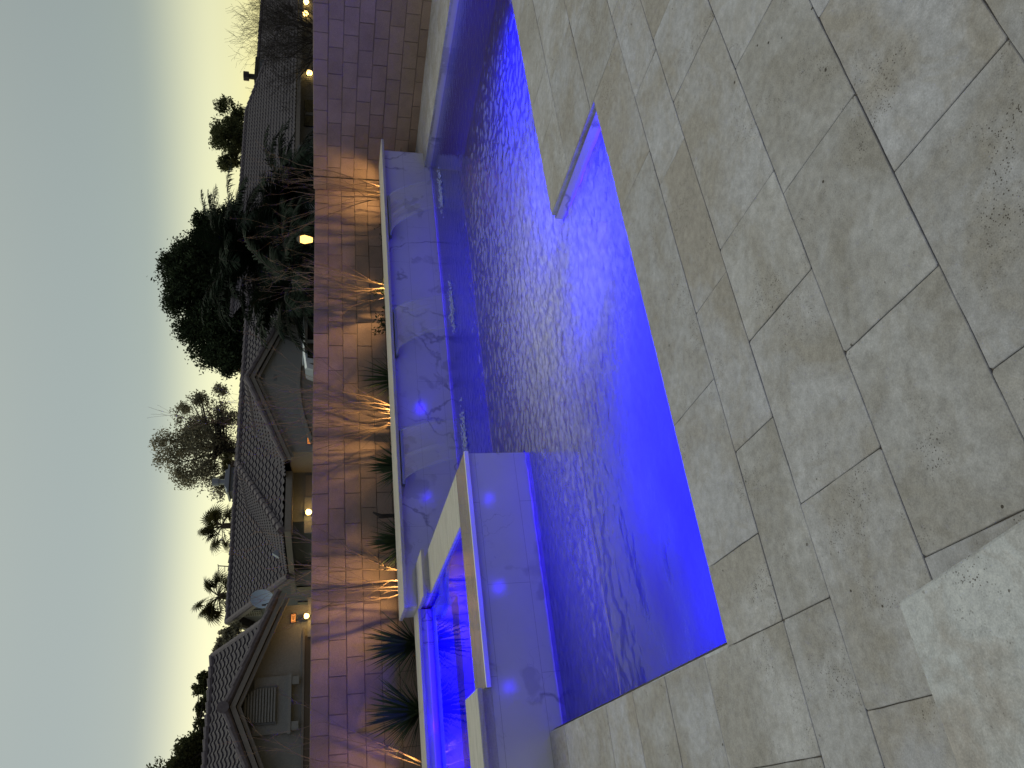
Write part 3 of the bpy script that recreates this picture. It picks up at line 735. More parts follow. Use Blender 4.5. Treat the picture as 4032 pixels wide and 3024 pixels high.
# ------------------------------------------------------------------ stone step at the near corner
sl = MB(); sl.cur = (.55, .3, .9)
q = [(.342, 1.600), (.395, 1.175), (.50, .35), (.56, -.2), (-2.2, -.2), (-2.2, 1.585)]
cen = (-.8, .7); L0 = []
for (ins, z_) in ((0.0, .012), (0.0, .082), (.004, .094), (.012, .100), (.02, .1015)):
    L0.append([(x+(cen[0]-x)*ins/ max(.3, math.hypot(cen[0]-x, cen[1]-y)), y+(cen[1]-y)*ins/max(.3, math.hypot(cen[0]-x, cen[1]-y)), z_) for x, y in q])
vs = [p for r_ in L0 for p in r_]; n6 = len(q); fs = []
for k in range(4):
    for i in range(n6): fs.append([k*n6+i, (k*n6+(i+1) % n6), (k+1)*n6+(i+1) % n6, (k+1)*n6+i][::-1])
fs.append([4*n6+i for i in range(n6)][::-1]); sl.faces(vs, fs)
tag(sl.build('stone_step', M['travertine_pale'], shade=True), 'thick pale pitted travertine step slab at the near left corner', 'step')

# ------------------------------------------------------------------ houses
def roof(mb, P, U, V, u0, u1, Lv, amp=.042, pitch=.30, course=.36, res=6):
    # wavy tile surface: P corner on the eave, U along the eave, V up the slope; u0(v), u1(v) give the sides
    U = Vector(U).normalized(); V = Vector(V).normalized(); Nn = U.cross(V).normalized()
    if Nn.z < 0: Nn = -Nn
    P = Vector(P); vsl = []; nc = int(math.ceil(Lv/course))
    for c in range(nc):
        a, b = c*course, min((c+1)*course, Lv); vsl.append((a, .045)); vsl.append((b, .0))
    ulo = min(u0(0), u0(Lv)); uhi = max(u1(0), u1(Lv)); n = int((uhi-ulo)/pitch*res)+1
    us = [ulo+(uhi-ulo)*k/n for k in range(n+1)]; o = len(mb.v)
    for v_, st in vsl:
        a, b = u0(v_), u1(v_); ci = int(v_/course+.01)
        for u_ in us:
            q = min(max(u_, a), b); ph = (q/pitch) % 1
            h = amp*max(0, math.sin(2*math.pi*ph))*1.0-amp*.35*max(0, -math.sin(2*math.pi*ph))
            mb.v.append(tuple(P+U*q+V*v_+Nn*(h+st)))
    w_ = len(us)
    for j in range(len(vsl)-1):
        for i in range(w_-1):
            mb.f.append([o+j*w_+i, o+j*w_+i+1, o+(j+1)*w_+i+1, o+(j+1)*w_+i]); mb.a.append((0, 0, 0))
def caps(par, p, q, r=.11, step=.36, seed=1):
    mb = MB()
    p, q = Vector(p), Vector(q); L = (q-p).length; d = (q-p).normalized(); n = max(1, int(L/step)); R5 = random.Random(seed)
    for k in range(n):
        a = p+d*(L*k/n); b = p+d*(L*(k+1.12)/n); j = Vector((0, 0, R5.uniform(-.006, .006)))
        mb.tube([a+j+Vector((0, 0, .03)), b+j+Vector((0, 0, .0))], [r*1.08, r*.86], 8)
    mb.build('ridge_tiles', M['tile_cap'], par)
def bar(mb, p, q, h, w, up=(0, 0, 1)):        # rectangular board from p to q, h tall (below the line) and w thick
    p, q = Vector(p), Vector(q); d = (q-p).normalized(); upv = Vector(up); s_ = d.cross(upv).normalized()*w/2; dn = -upv*h
    vs = [p-s_, p+s_, p+s_+dn, p-s_+dn, q-s_, q+s_, q+s_+dn, q-s_+dn]
    mb.faces(vs, [[0, 1, 2, 3], [7, 6, 5, 4], [0, 4, 5, 1], [1, 5, 6, 2], [2, 6, 7, 3], [3, 7, 4, 0]])
def wall_lamp(parent, p, energy, size=.11, glow=True):
    x, y, z = p; b = MB(); b.box(x-.06, x+.06, y-.02, y, z-.10, z+.14); b.box(x-.02, x+.02, y-.16, y-.02, z+.10, z+.13)
    l_ = b.build('wall_lamp', M['black'], parent)
    b = MB(); c = Vector((x, y-.15, z))
    b.tube([c+Vector((0, 0, size*.9)), c+Vector((0, 0, size*.5)), c-Vector((0, 0, size*.5)), c-Vector((0, 0, size))], [size*.35, size, size*.9, size*.3], 8)
    bb = b.build('bulb', M['bulb'], l_); bb.matrix_parent_inverse = Matrix.Translation(-Vector(parent.location)) ; bb.matrix_parent_inverse = Matrix.Identity(4)
    bb.location = (0, 0, 0)
    lamp('house_lamp', 'POINT', (x, y-.27, z-.02), energy, (1, .50, .12), parent, .06)
def number_sign(parent, p, text, w=.22, h=.115):
    x, y, z = p; b = MB(); b.box(x-w/2-.015, x+w/2+.015, y-.03, y, z-h/2-.015, z+h/2+.015); s_ = b.build('house_number', M['black'], parent)
    b = MB(); b.box(x-w/2, x+w/2, y-.038, y-.0305, z-h/2, z+h/2); f_ = b.build('sign_face', M['sign_glow'], s_); f_.matrix_parent_inverse = Matrix.Identity(4)
    cu = bpy.data.curves.new('digits', 'FONT'); cu.body = text; cu.size = h*1.05; cu.align_x = 'CENTER'; cu.align_y = 'CENTER'; cu.extrude = .003
    to = bpy.data.objects.new('digits', cu); C.objects.link(to); dg = bpy.context.evaluated_depsgraph_get(); me = bpy.data.meshes.new_from_object(to.evaluated_get(dg))
    bpy.data.objects.remove(to)
    me.materials.clear(); me.materials.append(M['black']); me.transform(Matrix.Translation((x, y-.042, z)) @ Matrix.Rotation(math.pi/2, 4, 'X'))
    d_ = bpy.data.objects.new('digits', me); C.objects.link(d_); d_.parent = s_
GZ = -.3
def gable_front(root, A0, A1, B, zt, zw0, stucco):    # a wall with a pointed top
    pass

# --- house on the left
HB = 22.0
h1 = thing('house', 'beige stucco house with a big front gable and an arched louvred vent, at the left', 'house', (2.5, HB, GZ))
ap = (3.28, 3.66); er = (6.05, 2.50); p_ = (ap[1]-er[1])/(er[0]-ap[0]); el = (2*ap[0]-er[0], er[1])
b = MB()
b.prism([(el[0]+.35, GZ), (5.85, GZ), (5.85, 2.35), (ap[0], ap[1]-.22), (el[0]+.35, 2.35)], 'y', HB+.28, HB+6)
b.box(-6, el[0]+.35, HB+1.2, HB+12, GZ, 2.35)
b.build('wall', M['stucco'], h1)
rf = MB(); OV = .35
for sgn in (1, -1):                          # front gable roof, ridge along Y
    x_e = ap[0]+sgn*(er[0]-ap[0]); V = Vector((-sgn*1, 0, p_)); Lv = math.hypot(er[0]-ap[0], ap[1]-er[1])
    roof(rf, (x_e, HB-OV+.22, er[1]), (0, 1, 0), V, lambda v: 0, lambda v: 6.2, Lv)
main_z = 4.80; mB0 = HB+.9; mB1 = 28.2; mp = (main_z-2.45)/(mB1-mB0)
Lm = math.hypot(mB1-mB0, main_z-2.45)
roof(rf, (5.92, mB0, 2.45), (-1, 0, 0), (0, 1, mp), lambda v: 0, lambda v: 14, Lm)
rf.face([(5.9, mB1, main_z), (5.9, mB1+6, 2.45), (-8, mB1+6, 2.45), (-8, mB1, main_z)])
r1 = rf.build('roof', M['tile_roof'], h1, smooth=False)
cp = h1
caps(cp, (ap[0], HB-OV+.1, ap[1]+.06), (ap[0], HB+3.0, ap[1]+.06), seed=3)
caps(cp, (5.92, mB1, main_z+.04), (-8, mB1, main_z+.04), seed=4)
for sgn in (1, -1):
    caps(cp, (ap[0], HB-OV+.14, ap[1]+.03), (ap[0]+sgn*(er[0]-ap[0]+.05), HB-OV+.14, er[1]+.01), .10, .45, seed=5)
caps(cp, (5.92, mB1, main_z+.03), (5.92, mB0, 2.48), .08, .36, seed=6)
eb = MB(); eb.tube([(ap[0], HB-OV+.02, ap[1]+.08), (ap[0], HB-OV+.3, ap[1]+.08)], [.15, .13], 10); eb.build('ridge_end_cap', M['tile_cap'], h1)
tr = MB()
for sgn in (1, -1):
    bar(tr, (ap[0], HB-OV+.14, ap[1]-.08), (ap[0]+sgn*(er[0]-ap[0]+.02), HB-OV+.14, er[1]-.08), .13, .06)
    bar(tr, (ap[0], HB-OV+.24, ap[1]-.23), (ap[0]+sgn*(er[0]-ap[0]-.1), HB-OV+.24, er[1]-.19), .10, .10)
tr.box(el[0]+.4, 5.2, HB+.2, HB+.279, 1.80, 1.86)
# the block round the vent with its shelf and two corbels
tr.build('trim', M['trim'], h1)
vt = at(1005, 2783, HB+.2); b = MB(); cx = 3.30
b.box(cx-.70, cx+.70, HB+.19, HB+.28, 2.18, 3.05); b.build('vent_surround', M['stucco'], h1)
b = MB(); b.box(cx-.74, cx+.72, HB+.06, HB+.19, 2.12, 2.20)
for s_ in (-.55, .55): b.box(cx+s_-.10, cx+s_+.10, HB+.08, HB+.19, 1.93, 2.115)
b.build('shelf', M['stucco'], h1)
b = MB(); pts = [(cx-.46, 2.48), (cx+.46, 2.48)]+[(cx+.46*math.cos(a), 2.86+.44*math.sin(a)) for a in np.linspace(0, math.pi, 15)]
b.prism(pts, 'y', HB+.14, HB+.19); vf = b.build('vent', M['stucco_dark'], h1)
b = MB()
for k in range(11):
    z = 2.51+.071*k; hw = .41 if z < 2.86 else .41*math.sqrt(max(.02, 1-((z-2.86)/.43)**2))
    b.box(cx-hw, cx+hw, HB+.085, HB+.139, z, z+.042)
lo = b.build('louvre', M['stucco'], vf); lo.matrix_parent_inverse = Matrix.Identity(4)
lo.matrix_world  # noqa
for (px, py) in ((1210, 2428),):
    q_ = at(px, py, HB+.1); b = MB(); b.box(q_.x-.52, q_.x+.55, HB+.18, HB+.27, .6, 1.73); b.build('lamp_recess', M['stucco'], h1)
    wall_lamp(h1, (q_.x, HB+.17, q_.z+.02), 7, .07)
q_ = at(1155, 2432, HB+.2); number_sign(h1, (q_.x, HB+.279, q_.z), '1487')
b = MB(); b.box(el[0]+.5, 5.0, HB+.22, HB+.279, GZ, 1.795)
b.build('garage_door', M['door_brown'], h1)
ds = at(1038, 2356, HB+1.6); b = MB(); nrm = Vector((-.35, -.85, .42)).normalized(); sx = nrm.cross(Vector((0, 0, 1))).normalized(); sy = nrm.cross(sx)
rings = []
for k in range(5):
    rr = .30*k/4; rings.append([tuple(Vector((ds.x, ds.y, ds.z))+sx*rr*math.cos(a)*.9+sy*rr*1.25*math.sin(a)+nrm*(.09*(k/4)**2)) for a in np.linspace(0, 2*math.pi, 21)[:-1]])
for k in range(4):
    for i in range(20): b.face([rings[k][i], rings[k][(i+1) % 20], rings[k+1][(i+1) % 20], rings[k+1][i]])
dsh = b.build('satellite_dish', M['dish'], h1, smooth=True)
b = MB(); f0 = at(1078, 2365, HB+1.6); f1 = at(1040, 2386, HB+1.3)
b.tube([ds-nrm*.02, f0+Vector((0, 0, -.02))], .02, 6); b.tube([f0, f1-Vector((0, .1, 0))], .014, 6); b.tube([f0, at(1095, 2345, HB+1.6)], .022, 6)
b.tube([f1-Vector((0, .13, 0.05)), f1-Vector((0, .1, -.05))], .03, 6)
da = b.build('dish_arm', M['black'], dsh); da.matrix_parent_inverse = Matrix.Identity(4)

# --- house in the middle: long tiled roof, projecting hipped wing, garage gable
EZ = 2.55; CA, CB = 9.0, 25.0; BE = 29.6; RB = 35.7; RZ = 5.22; mp2 = (RZ-EZ)/(RB-BE); DD = RB-BE; WR = 4.50; DW = (WR-EZ)/mp2
h2 = thing('house', 'wide grey-tiled house with a garage gable, hipped wing and chimney, in the middle', 'house', (14, 27, GZ))
b = MB(); b.box(CA+.45, 27, CB+.45, 40, GZ, EZ-.12)
b.prism([(BE+.45, GZ), (41.5, GZ), (41.5, EZ-.12), (RB, RZ-.18), (BE+.45, EZ-.12)], 'x', CA+.2, CA+8)
b.build('wall', M['stucco_dark'], h2)
rf = MB()
Lq = math.hypot(DD, RZ-EZ); k_ = DD/Lq
# front main slope (ridge along X), from the gable end at the left
roof(rf, (CA-.15, BE, EZ), (1, 0, 0), (0, 1, mp2), lambda v: max(0.0, v*0), lambda v: (.2+v*k_) if v*k_ < DW else 17.0, Lq)
# left slope of the wing: eave along Y at X = CA, between hip and valley
roof(rf, (CA, CB, EZ), (0, 1, 0), (1, 0, mp2), lambda v: v*k_, lambda v: (BE-CB)+v*k_, Lq*DW/DD)
# front slope of the wing
roof(rf, (CA, CB, EZ), (1, 0, 0), (0, 1, mp2), lambda v: v*k_, lambda v: 16.0, Lq*DW/DD)
rf.face([(CA+DW, CB+DW, WR), (25, CB+DW, WR), (25, BE+DW, WR-.03), (CA+DW, BE+DW, WR-.03)])
rf.face([(CA-.1, RB, RZ), (26, RB, RZ), (26, 41.8, EZ), (CA-.1, 41.8, EZ)])
# garage gable
GA, GB = 12.75, 23.6; gz = 3.72; ge = 2.42; hw = 3.05; gp = (gz-ge)/hw
GA = at(976, 1486, GB).x; gz = at(978, 1486, GB).z; ge = 2.50; gp = (gz-ge)/hw
Lg = math.hypot(hw, gz-ge)
for sgn in (1, -1):
    roof(rf, (GA+sgn*hw, GB, ge), (0, 1, 0), (-sgn, 0, gp), lambda v: 0, lambda v: 4.6, Lg)
rf.build('roof', M['tile_roof'], h2)
cp = h2
caps(cp, (CA-.1, RB, RZ+.04), (26, RB, RZ+.04), seed=7)
caps(cp, (CA+.0, CB-.0, EZ+.05), (CA+DW, CB+DW, WR+.05), .13, .42, seed=8)
caps(cp, (CA+DW, CB+DW, WR+.04), (25, CB+DW, WR+.04), seed=9)
caps(cp, (CA+DW, CB+DW, WR+.03), (CA+DW, BE+DW, WR+.03), seed=19)
caps(cp, (CA-.16, RB, RZ+.03), (CA-.16, BE, EZ+.03), .12, .40, seed=10)
caps(cp, (GA, GB, gz+.04), (GA, GB+4.2, gz+.04), seed=11)
for sgn in (1, -1): caps(cp, (GA, GB-.02, gz+.02), (GA+sgn*hw, GB-.02, ge+.02), .10, .45, seed=12)
tr = MB()
bar(tr, (CA, CB, EZ-.02), (GA-hw+.2, CB, EZ-.02), .20, .06); bar(tr, (CA-.02, CB, EZ-.02), (CA-.02, BE+2.9, EZ-.02), .20, .06)
bar(tr, (CA+.03, CB+.3, EZ-.2), (GA-hw+.2, CB+.3, EZ-.2), .05, .6)
bar(tr, (CA-.22, RB, RZ-.03), (CA-.22, BE, EZ-.03), .2, .08); bar(tr, (CA-.22, RB, RZ-.03), (CA-.22, 41.8, EZ-.03), .22, .12)
for sgn in (1, -1):
    bar(tr, (GA, GB-.02, gz-.06), (GA+sgn*(hw+.02), GB-.02, ge-.06), .14, .06)
    bar(tr, (GA, GB+.10, gz-.24), (GA+sgn*(hw-.1), GB+.10, ge-.17), .10, .12)
tr.build('fascia', M['trim'], h2)
b = MB(); zw = gz-.28
b.prism([(GA-hw+.35, GZ), (GA+hw-.35, GZ), (GA+hw-.35, ge-.12), (GA, zw), (GA-hw+.35, ge-.12)], 'y', GB+.2, GB+3.5)
b.build('gable_wall', M['stucco'], h2)
# wide shallow-arched garage surround
def arch(mb, rad, w_, z0, rise, t, y0, y1):
    n = 22; pts = [(GA+w_*(2*i/n-1), z0+rise*(1-(2*i/n-1)**2)) for i in range(n+1)]
    for a, c in zip(pts, pts[1:]):
        mb.prism([(a[0], a[1]-t), (c[0], c[1]-t), (c[0], c[1]), (a[0], a[1])], 'y', y0, y1)
b = MB(); arch(b, 0, 2.45, 1.72, .50, .13, GB+.08, GB+.199); b.box(GA-2.45, GA-2.3, GB+.08, GB+.199, GZ, 1.70)
b.build('garage_arch', M['stucco'], h2)
b = MB(); n = 20; pts = [(GA-2.29, GZ), (GA+2.29, GZ)]+[(GA+2.29*(1-2*i/n), 1.60+.46*(1-(1-2*i/n)**2)) for i in range(n+1)]
b.prism(pts, 'y', GB+.15, GB+.198); gd = b.build('garage_door', M['garage'], h2)
b = MB()
for (zz) in (.35, .95, 1.5): b.box(GA-2.2, GA+2.2, GB+.138, GB+.1499, zz, zz+.02)
b.build('panel_line', M['trim'], h2)
v0 = at(1060, 1487, GB+.2)
for dz in (-.12, .12):
    b = MB(); b.box(v0.x-.13, v0.x+.13, GB+.19, GB+.215, v0.z+dz*1.6-.05, v0.z+dz*1.6+.05); b.build('vent_tile', M['stucco_dark'], h2)
q_ = at(1218, 1737, GB+.2); number_sign(h2, (q_.x, GB+.199, q_.z), '1481')
c0 = at(943, 1903, 37.0)
ch = MB(); cw = .95; ch.box(c0.x-.60, c0.x+.64, 36.5, 37.5, c0.z-1.2, c0.z+.42)
chm = ch.build('chimney', M['stucco_dark'], h2)
ch = MB(); ch.box(c0.x-.70, c0.x+.74, 36.4, 37.6, c0.z+.421, c0.z+.50); ch.prism([(c0.x-.52, c0.z+.501), (c0.x+.56, c0.z+.501), (c0.x+.5, c0.z+.64), (c0.x-.3, c0.z+.64)], 'y', 36.5, 37.5)
ch.tube([(c0.x+.1, 37, c0.z+.6), (c0.x+.1, 37, c0.z+.95)], .14, 10); ch.tube([(c0.x+.1, 37, c0.z+.95), (c0.x+.1, 37, c0.z+1.25)], .2, 10)
cc = ch.build('chimney_cap', M['metal'], chm); cc.matrix_parent_inverse = Matrix.Identity(4)
# entry recess with its lamp, and the windows in the shaded wall
q_ = at(1213, 2033, CB+.6); b = MB(); b.box(q_.x-.65, q_.x+.62, CB+.40, CB+.449, .2, at(1198, 2033, CB+.5).z); b.build('entry_panel', M['stucco'], h2)
wall_lamp(h2, (q_.x, CB+.36, q_.z-.02), 9, .10)
b = MB(); q2 = at(1205, 1990, CB+.6); q3 = at(1205, 1880, CB+.6); b.box(q2.x, q3.x, CB+.42, CB+.449, .2, q2.z+.02); wn = b.build('window', M['garage'], h2)
for px0, px1, py_ in ((1172, 1240, 2322), (1172, 1240, 2375)):
    a_ = atA = None
for i, (pa, pb, ptop) in enumerate(((2308, 2338, 1170), (2368, 2392, 1173))):
    q0, q1_ = atX(ptop, pa, CA+.2), atX(ptop, pb, CA+.2)
    b = MB(); b.box(CA+.15, CA+.199, q0.y, q1_.y, 1.0, (q0.z+q1_.z)/2); b.build('window', M['black'], h2)
g_ = at(1000, 2412, 33); b = MB()
gv0 = atX(1025, 2398, CA+.2); gv1 = atX(960, 2424, CA+.2); gy, gz0, gz1 = (gv0.y+gv1.y)/2, gv0.z, gv1.z
b.box(CA+.15, CA+.198, gy-.5, gy+.5, gz0-.03, gz1+.03); gv = b.build('gable_vent', M['stucco'], h2)
b = MB()
for k in range(8):
    for s_ in (-.19, .19): b.box(CA+.13, CA+.149, gy+s_-.15, gy+s_+.15, gz0+(gz1-gz0)*(k+.25)/8, gz0+(gz1-gz0)*(k+.75)/8)
gq = b.build('vent_slot', M['black'], gv); gq.matrix_parent_inverse = Matrix.Identity(4)
ra = at(1086, 2180, 27.2); b = MB(); b.prism([(ra.x-.15, ra.z-.1), (ra.x+.15, ra.z-.1), (ra.x, ra.z+.12)], 'y', ra.y-.1, ra.y+.15)
b.build('roof_vent', M['metal'], h2)
an = MB(); a0 = at(905, 2235, RB+.1); an.tube([a0-Vector((0, 0, .4)), at(858, 2228, RB+.1)], .025, 5)
an.tube([at(858, 2222, RB+.1), at(862, 2256, RB+.1)], .018, 5); an.tube([at(885, 2230, RB+.1), at(885, 2252, RB+.1)], .015, 5)
an.build('tv_antenna', M['bark'], h2)

# --- house on the right
B3 = 29.0; r0 = at(955, 690, 34.5); r1_ = at(964, 434, 34.5); e0 = at(1163, 540, B3)
h3 = thing('house', 'dark house with a low tiled roof and chimney behind the bare tree, at the right', 'house', (35, 31, GZ))
RZ3 = r0.z; EZ3 = e0.z; D3 = 34.5-B3; p3 = (RZ3-EZ3)/D3; L3 = math.hypot(D3, RZ3-EZ3)
xr = r1_.x; rf = MB()
roof(rf, (24.0, B3, EZ3), (1, 0, 0), (0, 1, p3), lambda v: 0, lambda v: xr-24+D3-v*D3/L3, L3)
z2 = at(1018, 259, 36).z; D4 = 36-B3-1
roof(rf, (xr-1, B3+1, EZ3-.05), (1, 0, 0), (0, 1, (z2-EZ3)/D4), lambda v: 0, lambda v: 26, math.hypot(D4, z2-EZ3))
rf.face([(24, 34.5, RZ3), (xr, 34.5, RZ3), (xr+5, 41, EZ3), (24, 41, EZ3)])
rf.build('roof', M['tile_roof'], h3)
cp = h3; caps(cp, (24, 34.5, RZ3+.03), (xr, 34.5, RZ3+.03), seed=13); caps(cp, (xr, 34.5, RZ3+.03), (xr+D3, B3, EZ3+.03), seed=14)
caps(cp, (xr+3, 36, z2+.03), (xr+25, 36, z2+.03), seed=15)
b = MB(); b.box(22.5, xr+24, B3+.7, 42, GZ, EZ3+.16); b.build('wall', M['stucco_dark'], h3)
b = MB(); bar(b, (24, B3, EZ3-.01), (xr+6, B3, EZ3-.01), .2, .06); b.build('fascia', M['trim'], h3)
wq = at(1190, 440, B3+.6); b = MB(); b.box(wq.x-1.0, wq.x+1.0, B3+.62, B3+.70, 1.2, 2.3); w3 = b.build('window', M['glass_dark'], h3)
b = MB(); b.box(wq.x-.2, wq.x+.0, B3+.59, B3+.619, 1.25, 2.25); fr = b.build('shutter', M['stucco_dark'], w3); fr.matrix_parent_inverse = Matrix.Identity(4)
cq = at(1026, 300, 35.5); ch = MB(); ch.box(cq.x-1.0, cq.x+1.0, 35, 36.2, cq.z-1.5, cq.z+.15); ch3 = ch.build('chimney', M['stucco_dark'], h3)
ch = MB(); ch.box(cq.x-1.1, cq.x+1.1, 34.9, 36.3, cq.z+.151, cq.z+.32); ch.tube([(cq.x, 35.6, cq.z+.3), (cq.x, 35.6, cq.z+.72)], .18, 8); ch.tube([(cq.x, 35.6, cq.z+.72), (cq.x, 35.6, cq.z+1.05)], .30, 8)
cc = ch.build('chimney_cap', M['black'], ch3); cc.matrix_parent_inverse = Matrix.Identity(4)
for k, (px, py, e) in enumerate(((1218, 285, 2.5), (1203, 50, 3), (1205, 5, 3))):
    q_ = at(px, py, B3+.5); wall_lamp(h3, (q_.x, B3+.68, q_.z), e, .16)

# lantern on a post among the palms
q_ = at(1203, 943, 14.5)
t = thing('street_lantern', 'glowing amber lantern on a post under the palm fronds', 'lantern', (q_.x, 14.5, GZ))
b = MB(); b.tube([(q_.x, 14.5, GZ), (q_.x, 14.5, q_.z-.16)], .035, 8); b.build('post', M['black'], t)
b = MB(); b.tube([(q_.x, 14.5, q_.z-.16), (q_.x, 14.5, q_.z+.02), (q_.x, 14.5, q_.z+.12)], [.06, .11, .08], 6); b.build('glass', M['lantern_glass'], t)
b = MB(); b.tube([(q_.x, 14.5, q_.z+.121), (q_.x, 14.5, q_.z+.20)], [.12, .03], 6); b.build('lantern_top', M['black'], t)
lamp('lantern_lamp', 'POINT', (q_.x-.1, 14.2, q_.z), 12, (1, .6, .2), t, .1)

# ------------------------------------------------------------------ parked car
cz = GZ; CL = at(1200, 1480, 19.0); CR = at(1200, 1245, 19.0)
t = thing('parked_car', 'white family car whose roof and windows show above the block wall', 'car', ((CL.x+CR.x)/2, 19.0, cz))
top = CR.z+.02; th_ = math.radians(20)
def carm(o): o.matrix_world = o.matrix_world; return o
cx0 = (CL.x+CR.x)/2+.35; ax = Vector((math.cos(th_), -math.sin(th_), 0)); ay = Vector((math.sin(th_), math.cos(th_), 0))
H = top-cz; prof = [(-1.55, .35), (-1.62, .95), (-1.45, 1.18), (-1.12, H-.06), (-.7, H), (.3, H), (.75, H-.10), (1.5, 1.30), (2.6, 1.10), (2.75, .8), (2.7, .35)]
def cpt(l, w_, z): v = Vector((cx0, 19.0, cz))+ax*l+ay*w_; return (v.x, v.y, cz+z)
b = MB(); rows_ = []
for w_, sc_ in ((-.92, .0), (-.86, .35), (-.70, 1), (.70, 1), (.86, .35), (.92, .0)):
    rows_.append([cpt(l, w_ if z > 1.2 else (.92 if w_ > 0 else -.92)*(1 if abs(w_) > .8 else .76), z-(.05*(1-sc_) if z > 1.2 else 0)) for l, z in prof])
npf = len(prof)
vs = [p for r_ in rows_ for p in r_]; fs = []
for r_ in range(5):
    for i in range(npf): fs.append([r_*npf+i, r_*npf+(i+1) % npf, (r_+1)*npf+(i+1) % npf, (r_+1)*npf+i])
fs += [list(range(npf))[::-1], [5*npf+i for i in range(npf)]]
b.faces(vs, fs); b.build('body', M['car_paint'], t)
def win(pts, w_): 
    b = MB(); b.face([cpt(l, w_, z) for l, z in pts]); b.build('window', M['glass_dark'], t)
for w_ in (-.935,):
    win([(-1.38, 1.22), (-1.08, 1.22), (-1.0, H-.16)], w_); win([(-.95, 1.2), (-.48, 1.2), (-.45, H-.12), (-.86, H-.12)], w_); win([(-.38, 1.2), (1.2, 1.2), (.68, H-.2), (.3, H-.12), (-.35, H-.12)], w_)
for l in (-.95, 1.85):
    for w_ in (-.93, .93):
        c = Vector(cpt(l, w_, .34)); b = MB(); b.tube([c-ay*.11, c+ay*.11], .34, 18); wh = b.build('wheel', M['rubber'], t)
        b = MB(); b.tube([c-ay*.12, c+ay*.12], .2, 14); rm = b.build('rim', M['metal'], wh); rm.matrix_parent_inverse = Matrix.Identity(4)
b = MB(); b.tube([cpt(-.2, 0, H-.02), cpt(-.28, 0, H+.12)], .01, 5); b.build('antenna', M['black'], t)
b = MB(); b.tube([cpt(-1.0, -.6, H+.0), cpt(.6, -.6, H-.0)], .02, 6); b.build('roof_rail', M['metal'], t)

# ------------------------------------------------------------------ trees
def leaf_cloud(name, blobs, n, size, m, parent, seed, gap=-.25, gapf=.9, sig=.20, per=26):
    R6 = np.random.default_rng(seed)
    cs = np.array([b_[:3] for b_ in blobs]); rs = np.array([b_[3] for b_ in blobs]); wts = rs**2; wts /= wts.sum()
    pick = R6.choice(len(blobs), n, p=wts)
    d = R6.normal(size=(n, 3)); d /= np.linalg.norm(d, axis=1)[:, None]
    rad = R6.random(n)**.45*(1+.22*np.abs(R6.normal(size=n)))
    # clumps: pull leaves to a set of twig tips
    nt_ = max(20, n//per); tips_pick = R6.choice(len(blobs), nt_, p=wts); td = R6.normal(size=(nt_, 3)); td /= np.linalg.norm(td, axis=1)[:, None]
    tip = cs[tips_pick]+td*(rs[tips_pick]*(R6.random(nt_)**.5)*np.where(R6.random(nt_) < .18, 1.35, 1.05))[:, None]
    keep = np.array([noise.noise(Vector(p_)*gapf) > gap for p_ in tip]); tip = tip[keep]; tips_pick = tips_pick[keep]; nt_ = len(tip)
    own = R6.integers(0, nt_, n); P = tip[own]+R6.normal(size=(n, 3))*(rs[tips_pick[own]]*sig)[:, None]*np.array([1, 1, .8])
    free = R6.random(n) < .12; P[free] = (cs[pick]+d*(rs[pick]*rad)[:, None])[free]
    a = R6.normal(size=(n, 3)); a /= np.linalg.norm(a, axis=1)[:, None]; c = np.cross(a, R6.normal(size=(n, 3))); c /= np.linalg.norm(c, axis=1)[:, None]
    s_ = size*(.6+.8*R6.random(n))[:, None]
    V_ = np.stack([P-a*s_, P+c*s_*.45, P+a*s_, P-c*s_*.45], 1).reshape(-1, 3)
    me = bpy.data.meshes.new(name); me.vertices.add(len(V_)); me.vertices.foreach_set('co', V_.astype(np.float32).ravel())
    me.loops.add(4*n); me.loops.foreach_set('vertex_index', np.arange(4*n, dtype=np.int32)); me.polygons.add(n)
    me.polygons.foreach_set('loop_start', np.arange(0, 4*n, 4, dtype=np.int32)); me.polygons.foreach_set('loop_total', np.full(n, 4, dtype=np.int32))
    me.update(calc_edges=True); me.validate(); me.materials.append(m)
    o = bpy.data.objects.new(name, me); C.objects.link(o)
    if parent: o.parent = parent; o.matrix_parent_inverse = Matrix.Translation(-Vector(parent.location))
    return o
K = SW/2212
def tree(name, label, cat, B, blobs, n, size, m, seed, trunk, group=None, bark='bark_dark', limbs=14, gz=GZ, depth=.8, **kw):
    pts = []
    R7 = random.Random(seed)
    for vx, vy, r_ in blobs:
        c = at(vx*K, vy*K, B); rr = r_*K/F_PX*(Vector((c.x, c.y, c.z-EYE)).dot(FWD))
        pts.append((c.x, c.y+R7.uniform(-depth, depth)*rr, c.z, rr))
    tb = at(trunk[0][0]*K, trunk[0][1]*K, B); tt_ = [at(x*K, y*K, B) for x, y in trunk]
    root = thing(name, label, cat, (tt_[0].x, B, gz), group)
    leaf_cloud('crown', pts, n, size, m, root, seed, **kw)
    b = MB(); r0_ = max(.09, (tt_[-1].z-gz)*.022); b.tube([(tt_[0].x, B, gz)]+tt_, [r0_*1.5]+[r0_*(1.15-.5*i/len(tt_)) for i in range(len(tt_))], 8)
    end = tt_[-1]
    for k in range(limbs):
        c = pts[R7.randrange(len(pts))]; q = Vector(c[:3])+Vector((R7.gauss(0, .4), R7.gauss(0, .3), R7.gauss(0, .4)))*c[3]
        s_ = tt_[R7.randrange(max(0, len(tt_)-2), len(tt_))]; mid = s_.lerp(q, .5)+Vector((R7.gauss(0, .15), 0, R7.gauss(0, .15)+.1))*(q-s_).length*.3
        b.tube([s_, mid, q], [r0_*.5, r0_*.3, r0_*.1], 5)
    b.build('trunk', M[bark], root, smooth=True)
    return root
G1 = 'trees behind the houses'
